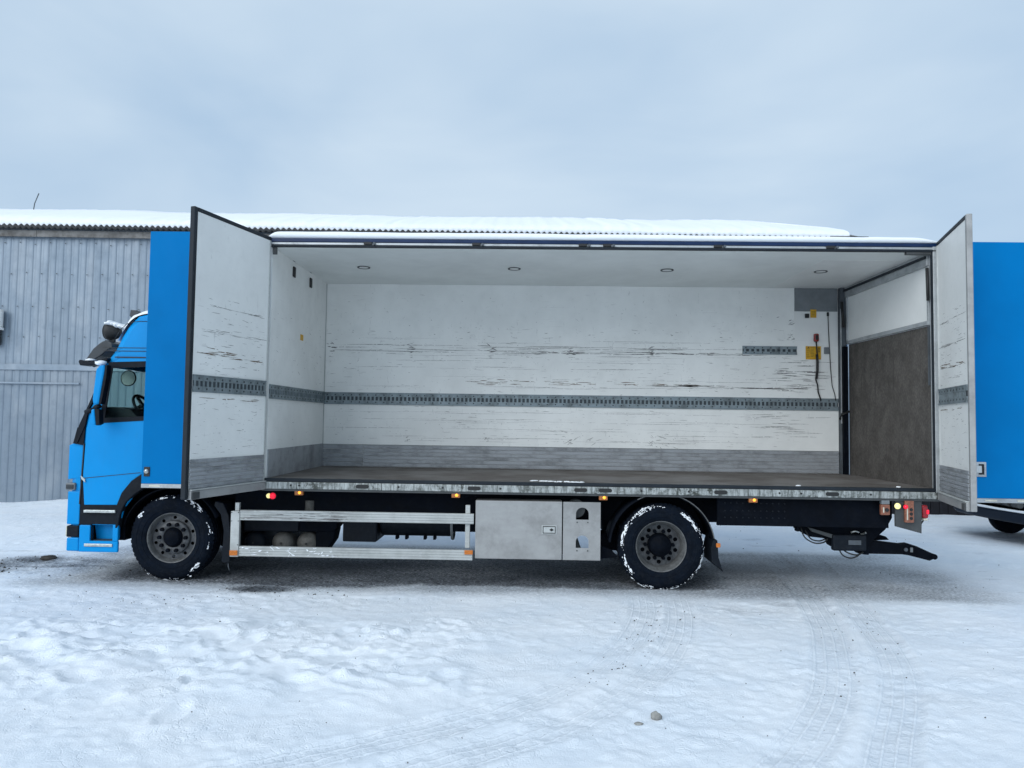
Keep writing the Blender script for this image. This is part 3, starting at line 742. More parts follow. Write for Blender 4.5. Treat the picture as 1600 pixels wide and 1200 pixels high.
MB().tube([(7.605, BW-.02, 3.63), (7.612, BW-.02, 3.4), (7.625, BW-.02, 3.1), (7.64, BW-.02, 2.8), (7.66, BW-.02, 2.55), (7.70, BW-.02, 2.42), (7.71, BW-.02, 2.33)], .006, 6).build("hanging_cable", 'print', bw)
MB().box(7.59, 7.62, BW-.03, BW-.008, 3.60, 3.66).build("cable_plug", 'print', bw, bevel=.005)
# --- rear frame and tail lift platform (right end)
rf = MB().box(L-.108, L-.02, BW-.10, BW+.05, ZF-.02, ZC-.002).build("rear_pillar", 'steel_dk', truck, bevel=.006, label="dark far rear corner pillar")
MB().box(L-.112, L-.10, BW-.106, BW-.09, ZF+.75, 3.7).build("pillar_trim", 'alu', rf)
MB().box(L-.10, L-.03, BW-.16, BW-.108, ZF, 3.13).build("guide_channel", 'black', rf)
np_ = MB().box(L-.02, L+.06, .0, .085, ZF-.11, ZC+.06).build("rear_pillar", 'alu', truck, bevel=.008, label="near rear corner pillar with door seal")
MB().box(L-.035, L-.022, .0, .03, ZF-.08, ZC).build("door_seal", 'seal', np_)
ub = MB().box(L-.05, L+.02, .086, BW-.10, 3.87, ZC-.003).build("rear_header", 'alu', truck, bevel=.006)
MB().box(L-.07, L-.052, .086, BW-.10, 3.955, 3.985).build("header_seal", 'seal', ub)
rp = MB().box(L-.01, L+.02, .13, BW-.13, 3.22, 3.868).build("roof_door_panel", 'white_clean', truck)
MB().box(L-.035, L+.02, .12, BW-.11, 3.165, 3.218).build("panel_frame", 'alu', rp, bevel=.005)
MB().box(L-.035, L+.02, BW-.132, BW-.105, 3.165, 3.868).build("panel_frame", 'alu', rp, bevel=.004)
MB().box(L-.03, L+.02, .09, .132, 3.165, 3.868).build("panel_frame", 'alu', rp, bevel=.004)
tl = MB().box(L, L+.06, .09, BW-.12, ZF-.03, 3.16).build("tail_lift_platform", 'lift', truck, label="raised tail lift platform with worn brown deck closing the rear")
MB().box(L-.02, L-.001, .10, .14, 2.45, 3.15).build("platform_edge", 'steel_dk', tl)
MB().tube([(L-.05, .075, 3.84), (L-.05, .06, 3.45)], .018, 10).build("gas_strut", 'print', truck)
MB().tube([(L-.10, BW-.12, 3.80), (L-.08, BW-.13, 3.42)], .02, 10).build("gas_strut", 'print', truck)
MB().tube([(L-.14, BW-.12, 2.05), (L-.13, BW-.15, 2.12), (L-.02, BW-.16, 2.17)], .018, 8).build("release_lever", 'print', truck)
# --- roof rail over the opening
rr = MB().box(-.03, L+.03, 0, .055, 4.075, 4.12).build("roof_rail", 'navy', truck, bevel=.006, label="dark blue roof edge above the opening")
MB().box(-.02, L+.02, .01, .055, 4.045, 4.073).build("rail_channel", 'alu', rr, bevel=.003)
MB().box(-.02, L+.02, .0, .057, 4.018, 4.043).build("rail_seal", 'seal', rr, bevel=.003)
ck = None
for xx in (1.17, 2.47, 3.74, 4.03, 5.34, 6.66):
    if ck is None: ck = MB().box(xx-.05, xx+.05, -.012, .012, 4.045, 4.078).build("lock_keeper", 'print', rr, bevel=.006); ck2 = MB().cyl((xx+.075, -.004, 4.06), .016, .03, 'y', 10).build("keeper_bolt", 'steel_dk', rr)
    else: dup(ck, (xx, 0, WL[ck.name].z)); dup(ck2, (xx+.075, -.004, 4.06))
MB().box(.01, .06, .03, .06, 3.93, 4.018).build("corner_bracket", 'greydk', rr, bevel=.004)
MB().box(L-.32, L-.03, .01, .06, 3.985, 4.018).build("corner_bracket", 'greydk', rr, bevel=.004)
# --- sill
si = MB().box(-.03, L+.05, 0, .06, 1.122, 1.203).build("floor_sill", 'sill', truck, bevel=.006)
MB().box(-.01, L+.02, .003, .06, 1.206, 1.245).build("sill_seal", 'seal', si, bevel=.004)
MB().box(-.03, L+.05, .012, .06, 1.096, 1.121).build("sill_flange", 'greydk', si)
sp = None
for xx in (1.17, 2.49, 3.74, 4.03, 5.37, 6.66):
    if sp is None:
        c_ = [(xx-.055+.022*math.cos(a), 1.163+.022*math.sin(a)) for a in np.linspace(math.pi/2, 1.5*math.pi, 8)]+[(xx+.055+.022*math.cos(a), 1.163+.022*math.sin(a)) for a in np.linspace(-math.pi/2, .5*math.pi, 8)]
        sp = MB().plate(c_, -.004, .01).build("stake_pocket", 'print', si)
    else: dup(sp, (xx, WL[sp.name].y, 1.163))
hb = None
for xx in (.32, .42, 1.6, 2.12, 2.8, 4.45, 5.0, 6.05, 6.3, 7.1):
    if hb is None: hb = MB().cyl((xx, -.002, 1.165), .012, .008, 'y', 10).build("drain_hole", 'print', si)
    else: dup(hb, (xx, -.002, 1.165))
MB().box(1.395, 1.403, -.002, .03, 1.122, 1.203).build("sill_joint", 'print', si)
# --- amber side marker lights
def marker(x, z, lit=True, w=.10, h=.062):
    a = MB().box(x-w/2, x+w/2, .015, .07, z-h/2, z+h/2).build("side_marker_lamp", 'amber_lens', truck, bevel=.008)
    MB().box(x-w/2+.005, x+w/2-.005, .03, .06, z+h/2+.001, z+h/2+.018).build("marker_bracket", 'alu', a)
    if lit: MB().lathe((x+.01, .012, z), [(.0, -.006), (.012, -.004), (.019, .004)], 14).build("marker_bulb", 'amber_glow', a, recalc=False)
for xx in (.411, 2.274, 4.008, 5.754): marker(xx, 1.078)
def round_lamp(x, z, r, mat, nm="outline_lamp", lb=None, ax='y', y=.0):
    mb = MB(); mb.lathe((x, y, z), [(0, -.018), (r*.6, -.014), (r*.95, 0), (r, .012)], 20, axis='y')
    o = mb.build(nm, mat, truck, recalc=False, label=lb)
    MB().cyl((x, y+.03, z), r*1.05, .04, 'y', 20).build("lamp_housing", 'print', o); return o
round_lamp(.105, 1.036, .038, 'red_glow', lb="round red outline lamp under the left end of the sill")
round_lamp(.055, 1.036, .03, 'yellow_glow', lb="round pale outline lamp beside the red one", y=.01)
round_lamp(7.41, 1.036, .036, 'yellow_glow', lb="round lit yellow outline lamp at the rear")
a_ = MB().box(7.225, 7.325, .01, .06, .93, 1.05).build("service_panel", 'orange_box', truck, bevel=.008, label="orange control box with one round button")
MB().box(7.23, 7.32, .012, .06, 1.055, 1.10).build("panel_bracket", 'grey', a_)
MB().cyl((7.285, .004, .99), .022, .014, 'y', 14).build("button", 'print', a_); MB().box(7.243, 7.256, .005, .012, .96, 1.02).build("print_mark", 'cream', a_)
rp_ = MB().plate([(7.395, 1.095), (7.70, 1.095), (7.695, .722), (7.395, .80)], .03, .06).build("rear_corner_plate", 'greydk', truck, bevel=.004)
cb = MB().box(7.49, 7.59, -.01, .028, .85, 1.10).build("control_panel", 'orange_box', rp_, bevel=.006, label="tall orange lift control panel with three black buttons")
for z_ in (1.0, .95, .90): MB().cyl((7.555, -.013, z_), .018, .012, 'y', 12).build("button", 'print', rp_)
MB().box(7.505, 7.518, -.014, -.011, .88, 1.04).build("print_mark", 'cream', rp_)
round_lamp(7.497, 1.03, .026, 'red_glow', lb="small red lamp on the lift control panel", y=-.012)
tlp = MB().plate([(7.70, 1.05), (7.76, 1.05), (7.775, .96), (7.765, .90), (7.71, .90)], .02, .32).build("tail_lamp", 'red_lens', truck, bevel=.012)
MB().box(7.745, 7.778, .012, .10, .945, 1.0).build("tail_bulb", 'red_glow', tlp, bevel=.012)
MB().box(7.715, 7.765, .015, .30, .872, .897).build("reversing_lens", 'cream', tlp, bevel=.01)
MB().tube([(7.70, .1, .76), (7.74, .1, .85), (7.775, .1, .90), (7.77, .1, .88)], .008, 6).build("number_plate_wire", 'print', truck)
# --- side doors (leaves)
def leaf(hinge, free, side, label, edge_mat, seed):
    h = Vector((*hinge, 0)); f = Vector((*free, 0)); Wd = (f-h).length; u = (f-h).normalized()
    nrm = Vector((-u.y, u.x, 0))*(1 if side > 0 else -1)   # towards the white face
    if side > 0 and nrm.x < 0: nrm = -nrm
    if side < 0 and nrm.x > 0: nrm = -nrm
    T = lambda p: h + u*p.x + nrm*p.y + Vector((0, 0, p.z))
    z0, z1 = 1.12, 4.13
    d = MB(T).box(.0, Wd-.055, -.012, 0, z0+.10, z1-.045, 0).box(.0, Wd-.055, -.045, -.014, z0+.02, z1-.045, 1).build("side_door", ['white', 'blue_door'], truck, label=label)
    MB(T).box(Wd-.053, Wd, -.05, .006, z0, z1).build("door_edge", edge_mat, d, bevel=.008)
    MB(T).box(-.01, Wd-.055, -.05, .006, z1-.043, z1).build("top_edge", 'seal', d, bevel=.006)
    MB(T).box(0.0, .02, -.05, .010, z0+.02, z1-.045).build("hinge_strip", 'alu_lt', d, bevel=.003)
    MB(T).box(.015, Wd-.054, -.048, .035, z0-.005, z0+.085).build("bottom_rail", 'box_alu', d, bevel=.008)
    MB(T).box(.015, Wd-.054, .0, .045, z0+.087, z0+.098).build("rail_lip", 'alu_lt', d)
    uv, nv = tuple(u), tuple(nrm); p0 = tuple(h + u*.022)
    wr = Wd-.08
    rail(d, p0, uv, nv, wr, 2.215, 2.395, .066); rail_back(d, p0, uv, nv, wr, 2.215, 2.395)
    kick(d, p0, uv, nv, wr, z0+.10, 1.525, 7)
    strokes(d, p0, uv, nv, rnd_specs(230, .06, wr-.05, 1.56, 3.25, (.01, .16), (.0015, .006), .06), seed)
    strokes(d, p0, uv, nv, lambda r: [(r.uniform(.1, wr-.2), zz+r.gauss(0, .008), r.uniform(.08, .4), r.uniform(.002, .008), r.gauss(0, .02)) for zz in (3.14, 3.14, 3.14, 2.87, 2.87, 2.87, 2.87, 2.62, 2.62, 2.5) for _ in range(3)], seed+1)
    strokes(d, p0, uv, nv, lambda r: [(r.uniform(.15, wr-.2), r.choice([2.62, 2.66, 2.15])+r.gauss(0, .01), r.uniform(.1, .35), r.uniform(.006, .016), r.gauss(0, .02)) for _ in range(16)], seed+2, 'scuff_brown')
    MB(T).box(Wd-.17, Wd-.056, .036, .05, z0+.0, z0+.07).build("latch_foot", 'greydk', d, bevel=.006)
    return d, T, Wd
dL, TL, WLf = leaf((-.005, .0), (-.345, -1.285), 1, "open left door leaf, white lining facing the camera", 'seal', 20)
dR, TR, WRt = leaf((7.90, .0), (7.545, -1.20), -1, "open right door leaf, white lining facing left", 'box_alu', 30)
# blue leaves folded flat outwards
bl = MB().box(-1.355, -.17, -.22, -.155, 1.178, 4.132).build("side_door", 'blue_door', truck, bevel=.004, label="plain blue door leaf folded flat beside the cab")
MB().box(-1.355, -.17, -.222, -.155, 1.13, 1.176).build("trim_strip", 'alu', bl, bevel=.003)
MB().box(-1.26, -1.13, -.226, -.223, 1.144, 1.162).build("maker_plate", 'cream', bl)
lt = MB().box(-1.325, -1.255, -.229, -.22, 1.262, 1.372).build("door_latch", 'print', bl, bevel=.006)
MB().lathe((-1.295, -.232, 1.32), [(.004, -.012), (.024, -.008), (.028, .004)], 14).build("latch_grip", 'chrome', bl, recalc=False)
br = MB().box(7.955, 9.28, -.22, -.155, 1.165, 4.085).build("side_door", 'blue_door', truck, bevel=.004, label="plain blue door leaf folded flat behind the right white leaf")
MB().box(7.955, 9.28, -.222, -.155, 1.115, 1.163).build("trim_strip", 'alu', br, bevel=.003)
for xx in (8.27, 8.63): MB().box(xx, xx+.13, -.226, -.223, 1.13, 1.148).build("maker_plate", 'cream', br)
lt = MB().plate([(8.145, 1.405), (8.285, 1.405), (8.285, 1.572), (8.145, 1.572)], -.236, -.221, holes=[[(8.20, 1.43), (8.262, 1.43), (8.262, 1.548), (8.20, 1.548)]]).build("door_latch", 'alu', br, bevel=.004)
MB().box(8.20, 8.262, -.2235, -.2215, 1.43, 1.548).build("latch_recess", 'print', br)
MB().box(8.15, 8.228, -.25, -.237, 1.45, 1.53).build("latch_grip", 'alu_lt', br, bevel=.006)

# --- cab
path = [(-2.33,.34),(-2.375,.45),(-2.385,.62),(-2.39,1.2),(-2.385,1.62),(-2.345,1.80),(-2.19,2.19),(-2.06,2.55),(-1.915,2.76),(-1.845,2.92),(-1.775,3.04),(-1.70,3.13),(-1.62,3.18),(-1.49,3.21),(-.9,3.25),(-.16,3.25)]
matsI = [0,0,0,0,0,2,1,0,0,0,0,0,0,0,0]
secs = [(.052,.10),(.075,.045),(.13,.012),(.22,0),(2.30,0),(2.39,.012),(2.445,.045),(2.468,.10)]
mb = MB(); k = len(path)
vs = []
for (y, ins) in secs:
    for i, (px, pz) in enumerate(path):
        ix = ins if i < 12 else ins*.2; iz = 0 if i < 8 else ins*.45
        vs.append((px+ix, y, pz-iz))
for s_ in range(len(secs)-1):
    for i in range(k-1):
        if i in (5, 6) and 2 <= s_ <= 4 and i == 6: m_ = 1
        else: m_ = 0 if i not in (5,) else 2
        if i == 6 and s_ == 3: continue
        if i == 5 and s_ == 3: continue
        mb.add([vs[s_*k+i], vs[(s_+1)*k+i], vs[(s_+1)*k+i+1], vs[s_*k+i+1]], [(0, 1, 2, 3)], 2 if i == 5 else 0, True)
body_poly = [(p[0]+(.10 if i < 12 else .02), p[1]-(0 if i < 8 else .04)) for i, p in enumerate(path)]
arch = [(-.16,1.22),(-.5,1.23),(-.75,1.25),(-1.0,1.27),(-1.25,1.25),(-1.48,1.10),(-1.60,.985),(-1.70,.85),(-1.74,.66)]
low = [(-1.74,.655),(-2.20,.655),(-2.20,.34)]
winhole = [(-1.915,2.562),(-1.12,2.60),(-1.12,1.975),(-1.99,1.895)]
outer = body_poly + arch + low
mb.plate(outer, .052, .08, holes=[winhole], mi=0)
mb.plate(outer, 2.44, 2.468, holes=[winhole], mi=0)
cabo = mb.build("cab_body", ['blue', 'glass', 'blackp'], truck, recalc=True)
MB().plate([(p[0]+.12 if i < 12 else p[0], p[1]-.06) for i, p in enumerate(path) if i > 3]+[(-.2, 1.35), (-2.2, 1.35)], 2.405, 2.437, holes=[winhole]).build("cab_lining", 'interior_lt', cabo)
MB().box(-.2, -.165, .1, 2.4, 1.3, 3.2).build("rear_bulkhead", 'interior_lt', cabo)
MB().box(-2.25, -.2, .09, 2.4, 1.28, 1.33).build("cab_floor", 'interior', cabo)
MB().box(-1.55, -.2, .09, 2.4, 3.10, 3.12).build("roof_lining", 'interior_lt', cabo)
MB().plate([(-2.35,1.80),(-2.33,1.80),(-2.05,2.54),(-2.07,2.54)], .24, 2.28).build("windscreen", 'glass', cabo)
# door with window
door = [(-2.195,1.235),(-2.165,.892),(-1.765,.897),(-1.712,1.042),(-1.60,1.185),(-1.48,1.27),(-1.20,1.33),(-1.0,1.33),(-1.0,2.69),(-1.80,2.652),(-1.93,2.56),(-2.05,2.20),(-2.13,2.04),(-2.175,1.80)]
whole = [(-1.905,2.552),(-1.13,2.585),(-1.13,1.985),(-1.978,1.905)]
cd = MB().plate(door, .030, .05, holes=[whole]).build("cab_door", 'blue', truck, bevel=.006)
MB().plate([(-1.935,2.60),(-1.11,2.63),(-1.11,1.93),(-2.02,1.865)], .024, .040, holes=[[(-1.885,2.530),(-1.14,2.565),(-1.14,1.975),(-1.955,1.93)]]).build("window_frame", 'blackp', cd)
MB().plate([(-1.90,2.54),(-1.13,2.575),(-1.13,1.97),(-1.975,1.91)], .043, .047).build("side_window", 'glass', cd)
MB().plate([(-1.90,2.54),(-1.13,2.575),(-1.13,1.97),(-1.975,1.91)], 2.452, 2.456).build("far_window", 'glass', cabo)
MB().plate([(-2.175,1.205),(-1.50,1.28),(-1.50,1.287),(-2.175,1.212)], .0275, .0295).build("door_crease", 'print', cd)
MB().box(-1.86, -1.30, .020, .0305, 2.655, 2.668).build("drip_rail", 'print', cd)
MB().box(-2.02, -1.30, .046, .054, 2.735, 2.742).build("roof_seam", 'print', cabo)
MB().box(-2.02, -1.30, .046, .054, 2.775, 2.781).build("roof_seam", 'print', cabo)
MB().tube([(-1.90,.054,2.86),(-1.82,.052,3.0),(-1.74,.05,3.07),(-1.62,.05,3.10),(-1.3,.05,3.10)], .004, 5).build("roof_seam", 'print', cabo)
# front corner, black A pillar foot, lower cab
MB().plate([(-2.275,1.62),(-2.265,1.83),(-2.16,2.08),(-2.05,2.36),(-2.035,2.36),(-2.10,2.13),(-2.155,2.03),(-2.185,1.84)], .018, .052).build("pillar_cover", 'blackp', cabo, bevel=.004)
MB().plate([(-2.33,1.62),(-2.285,1.81),(-2.19,1.845),(-2.205,1.60)], .030, .05).build("pillar_foot", 'blackp', cabo)
MB().plate([(-2.215,.90),(-2.20,1.24),(-2.19,1.62),(-2.20,1.62),(-2.212,1.24),(-2.227,.90)], .026, .050).build("panel_gap", 'print', cabo)
MB().plate([(-2.225,1.225),(-2.165,1.225),(-2.155,.895),(-1.765,.895),(-1.735,.80),(-1.735,.665),(-2.07,.665),(-2.05,.47),(-2.225,.45)], .034, .051).build("step_surround", 'blackp', cabo, bevel=.004)
MB().plate([(-1.765,.897),(-1.712,1.042),(-1.60,1.185),(-1.48,1.27),(-1.2,1.36),(-1.0,1.37),(-1.0,1.22),(-1.2,1.19),(-1.40,1.13),(-1.55,1.03),(-1.655,.93),(-1.715,.80),(-1.74,.62),(-1.77,.62)], .012, .10).build("wheel_arch_trim", 'blackp', cabo, bevel=.01)
st = MB().box(-2.145, -1.765, -.012, .034, .805, .838).build("step_tread", 'chrome', cabo, bevel=.006)
MB().plate([(-2.20,.655),(-2.07,.655),(-2.07,.47),(-1.73,.47),(-1.73,.34),(-2.20,.34)], .012, .05).build("step_panel", 'blue', cabo, bevel=.01)
MB().box(-1.80, -1.735, .014, .05, .471, .662).build("step_panel", 'blue', cabo, bevel=.008)
MB().plate([(-2.07,.47),(-1.80,.47),(-1.80,.655),(-2.10,.655)], .16, .18).build("step_well", 'blue', cabo)
MB().box(-2.10, -1.80, .05, .18, .46, .475).build("step_floor", 'greydk', cabo)
MB().box(-2.13, -1.79, -.002, .03, .405, .44).build("step_tread", 'chrome', cabo, bevel=.006)
MB().box(-2.36, -2.215, .02, .12, .51, .645).build("fog_lamp", 'blackp', cabo, bevel=.012)
MB().box(-2.378, -2.345, .03, .16, .515, .64).build("fog_lens", 'cream', cabo, bevel=.01)
MB().box(-2.265-.1, -2.215, .026, .05, .66, 1.05).build("corner_panel", 'blue', cabo, bevel=.01)
MB().box(-2.355, -2.205, .018, .05, .345, .505).build("bumper_corner", 'blue', cabo, bevel=.02)
hl = MB().box(-2.395, -2.28, .02, .4, 1.065, 1.15).build("headlamp", 'grey', cabo, bevel=.012)
MB().box(-2.385, -2.295, .012, .03, 1.08, 1.13).build("headlamp_lens", 'visor', hl, bevel=.006)
MB().plate([(-2.21,1.24),(-2.16,1.20),(-2.155,1.16),(-2.20,1.20)], .012, .03).build("mirror_reflection_trim", 'chrome', cabo)
MB().plate([(-2.385,1.19),(-2.385,1.60),(-2.335,1.62),(-2.22,1.64),(-2.225,1.21)], .05, .065).build("wind_deflector", 'blue', cabo, bevel=.006)
# sun visor
MB().plate([(-2.08,2.86),(-2.11,2.84),(-2.19,2.77),(-2.26,2.66),(-2.285,2.62),(-2.28,2.60),(-2.20,2.62),(-2.10,2.68),(-2.02,2.75),(-1.95,2.79),(-1.96,2.84),(-2.02,2.87)], .12, 2.38).build("sun_visor", 'visor', truck, bevel=.015)
MB().plate([(-2.29,2.60),(-2.28,2.625),(-2.15,2.60),(-2.06,2.615),(-1.95,2.655),(-1.93,2.64),(-1.95,2.60),(-2.06,2.565),(-2.27,2.555)], .0, .2).build("visor_bracket", 'blackp', truck, bevel=.008)
# mirrors
mi = MB().plate([(-1.955,2.50),(-1.915,2.545),(-1.85,2.55),(-1.85,2.50),(-1.905,2.09),(-1.975,2.09),(-1.985,2.16)], -.20, -.10).build("wing_mirror", 'blue', truck, bevel=.02, label="tall blue wing mirror housing")
MB().plate([(-1.848,2.545),(-1.825,2.55),(-1.83,2.40),(-1.88,2.09),(-1.903,2.09),(-1.85,2.48)], -.195, -.105).build("mirror_glass", 'blackp', mi)
mi2 = MB().plate([(-1.99,2.03),(-1.955,2.035),(-1.93,1.85),(-1.96,1.845),(-1.99,1.89)], -.20, -.10).build("wing_mirror", 'blue', truck, bevel=.015, label="small lower wing mirror")
MB().plate([(-1.953,2.035),(-1.90,2.03),(-1.89,1.86),(-1.925,1.842)], -.195, -.105).build("mirror_glass", 'blackp', mi2)
MB().tube([(-2.12,.06,2.02),(-2.02,-.05,2.06),(-1.93,-.14,2.065)], .028, 8).build("mirror_arm", 'blackp', truck)
MB().tube([(-2.13,.06,2.56),(-2.02,-.05,2.57),(-1.93,-.14,2.56)], .024, 8).build("mirror_arm", 'blackp', truck)
MB().tube([(-2.20,.06,2.0),(-2.07,-.03,2.02)], .03, 8).build("mirror_arm", 'blackp', truck)
# spot lamps on a bar
for yy in (.34, .86, 1.65, 2.17):
    lm = MB().lathe((-2.115, yy, 3.005), [(.0, .13), (.05, .125), (.09, .085), (.108, .03), (.115, -.0), (.105, -.03), (.0, -.04)], 28, axis='x').build("spot_lamp", 'print', truck, recalc=False)
    MB().cyl((-2.157, yy, 3.005), .098, .006, 'x', 28).build("lamp_glass", 'visor', lm)
    MB().box(-2.10, -2.05, yy-.02, yy+.02, 2.84, 2.92).build("lamp_foot", 'print', lm)
MB().tube([(-2.08,.2,2.86),(-2.08,2.3,2.86)], .024, 10).build("lamp_bar", 'print', truck)
for yy in (.3, .9, 1.6, 2.2):
    MB().plate([(-1.83,3.19),(-1.82,3.27),(-1.74,3.265),(-1.71,3.23),(-1.78,3.16)], yy-.05, yy+.05).build("roof_marker_lamp", 'visor', truck, bevel=.008)
MB().plate([(-1.94,2.86),(-1.84,3.0),(-1.72,3.14),(-1.60,3.19),(-1.60,3.10),(-1.8,2.9)], .40, .44).build("lamp_bracket", 'print', truck)
# cab interior
MB().plate([(-2.20,1.34),(-2.24,1.82),(-2.19,2.0),(-2.13,2.07),(-1.72,2.045),(-1.60,1.92),(-1.55,1.34)], .14, 2.38).build("dashboard", 'interior', truck, bevel=.02)
swm = Matrix.Rotation(math.radians(55), 4, 'Y')
sw = MB(lambda p: swm @ p + Vector((-1.76, .62, 2.03))); sw.tube([(.23*math.cos(a), .23*math.sin(a), 0) for a in np.linspace(0, 2*math.pi, 33)], .018, 8); sw.box(-.21, .21, -.03, .03, -.02, .0); sw.cyl((0, 0, -.02), .07, .05, 'z', 16)
sw.build("steering_wheel", 'interior', truck)
MB().tube([(-1.80,.62,2.10),(-1.92,.62,2.02)], .035, 8).build("steering_column", 'interior', truck)
for yy in (.62, 1.85):
    MB().plate([(-1.05,1.5),(-.6,1.5),(-.45,2.4),(-.5,2.62),(-.62,2.62),(-.72,1.78),(-1.05,1.74)], yy-.25, yy+.25).build("seat", 'interior', truck, bevel=.05)
MB().lathe((-2.02, .62, 2.44), [(.092, .0), (.104, .008), (.10, .02)], 24).build("round_mirror", 'interior', truck, recalc=False)
MB().cyl((-2.02, .63, 2.44), .092, .01, 'y', 24).build("round_mirror_glass", 'alu_lt', truck)
# snow on cab
mb = MB()
def blob(mb, c, r, seed, n=9):
    vs = []; 
    for i in range(n+1):
        th = math.pi*i/n
        for j in range(14):
            ph = 2*math.pi*j/14
            d = Vector((math.sin(th)*math.cos(ph), math.sin(th)*math.sin(ph), math.cos(th)))
            k_ = 1+.45*(float(vnoise(np.array(d.x*2.2+seed), np.array(d.z*2.2+d.y*1.7), seed))-.5)
            vs.append((c[0]+d.x*r[0]*k_, c[1]+d.y*r[1]*k_, c[2]+d.z*r[2]*k_))
    mb.add(vs, [(i*14+j, i*14+(j+1) % 14, (i+1)*14+(j+1) % 14, (i+1)*14+j) for i in range(n) for j in range(14)], 0, True)
rs2 = random.Random(3)
for yy in (.34, .86, 1.65, 2.17):
    for t in range(5): blob(mb, (-2.10+t*.045, yy+rs2.uniform(-.03, .03), 3.105-t*.012), (.055, .10, .032), int(yy*10)+t)
top = catmull([(-1.865,2.87),(-1.80,2.995),(-1.72,3.11),(-1.62,3.175),(-1.49,3.205),(-1.2,3.23),(-.7,3.245),(-.2,3.245)], 6)
ysn = np.linspace(.075, 2.44, 60); vs = []
for i_, (tx, tz) in enumerate(top):
    u_ = i_/(len(top)-1)
    for j_, yy in enumerate(ysn):
        e_ = min(1., min(yy-.075, 2.44-yy)/.16); e_ = max(0., e_)**.5
        nn = float(fbm(np.array(tx*5.), np.array(yy*4.), 4, 19, .6))
        th = (.022+.075*min(1., u_*2.6))*(.35+1.15*nn)*e_*min(1., i_/3.) - .004
        vs.append((tx-th*(.7 if u_ < .35 else 0.), yy, tz+th))
ny_ = len(ysn)
mb.add(vs, [(a*ny_+b_, a*ny_+b_+1, (a+1)*ny_+b_+1, (a+1)*ny_+b_) for a in range(len(top)-1) for b_ in range(ny_-1)], 0, True)
blob(mb, (-1.94, -.13, 2.575), (.07, .07, .03), 70); blob(mb, (-2.2, .1, 2.625), (.06, .08, .02), 71)
tag(mb.build("cab_snow", 'fresh', None, recalc=False), "clumps of snow lying on the cab roof and spot lamps", "snow", kind="stuff")
mb = MB(); prof = [(.03, .0), (-.012, .02), (-.022, .055), (.0, .088), (.06, .108), (.3, .115), (1.25, .12), (2.3, .115), (2.52, .08), (2.56, 0)]
xs_ = np.arange(-.06, 7.98, .03); vs = []
for xx in xs_:
    e = max(0., min(1, (xx+.06)/.14)); e2 = max(0., min(1, (7.97-xx)/.35)); ee = math.sin(e*math.pi/2)*math.sin(e2*math.pi/2)
    th = (.82-.018*(xx-4)+.16*(float(fbm(np.array(xx*1.4), np.array(.5), 3, 61))-.5))*ee+.02
    ed = .02*(float(fbm(np.array(xx*3.), np.array(8.), 3, 62))-.5)
    for (yy, zz) in prof: vs.append((xx, yy+(ed if yy < .1 else 0), 4.118+zz*th))
k = len(prof); n = len(xs_)
mb.add(vs, [(i*k+j, (i+1)*k+j, (i+1)*k+j+1, i*k+j+1) for i in range(n-1) for j in range(k-1)], 0, True)
tag(mb.build("roof_snow", 'fresh', None, recalc=False), "even layer of snow along the truck's cargo roof", "snow", kind="stuff")

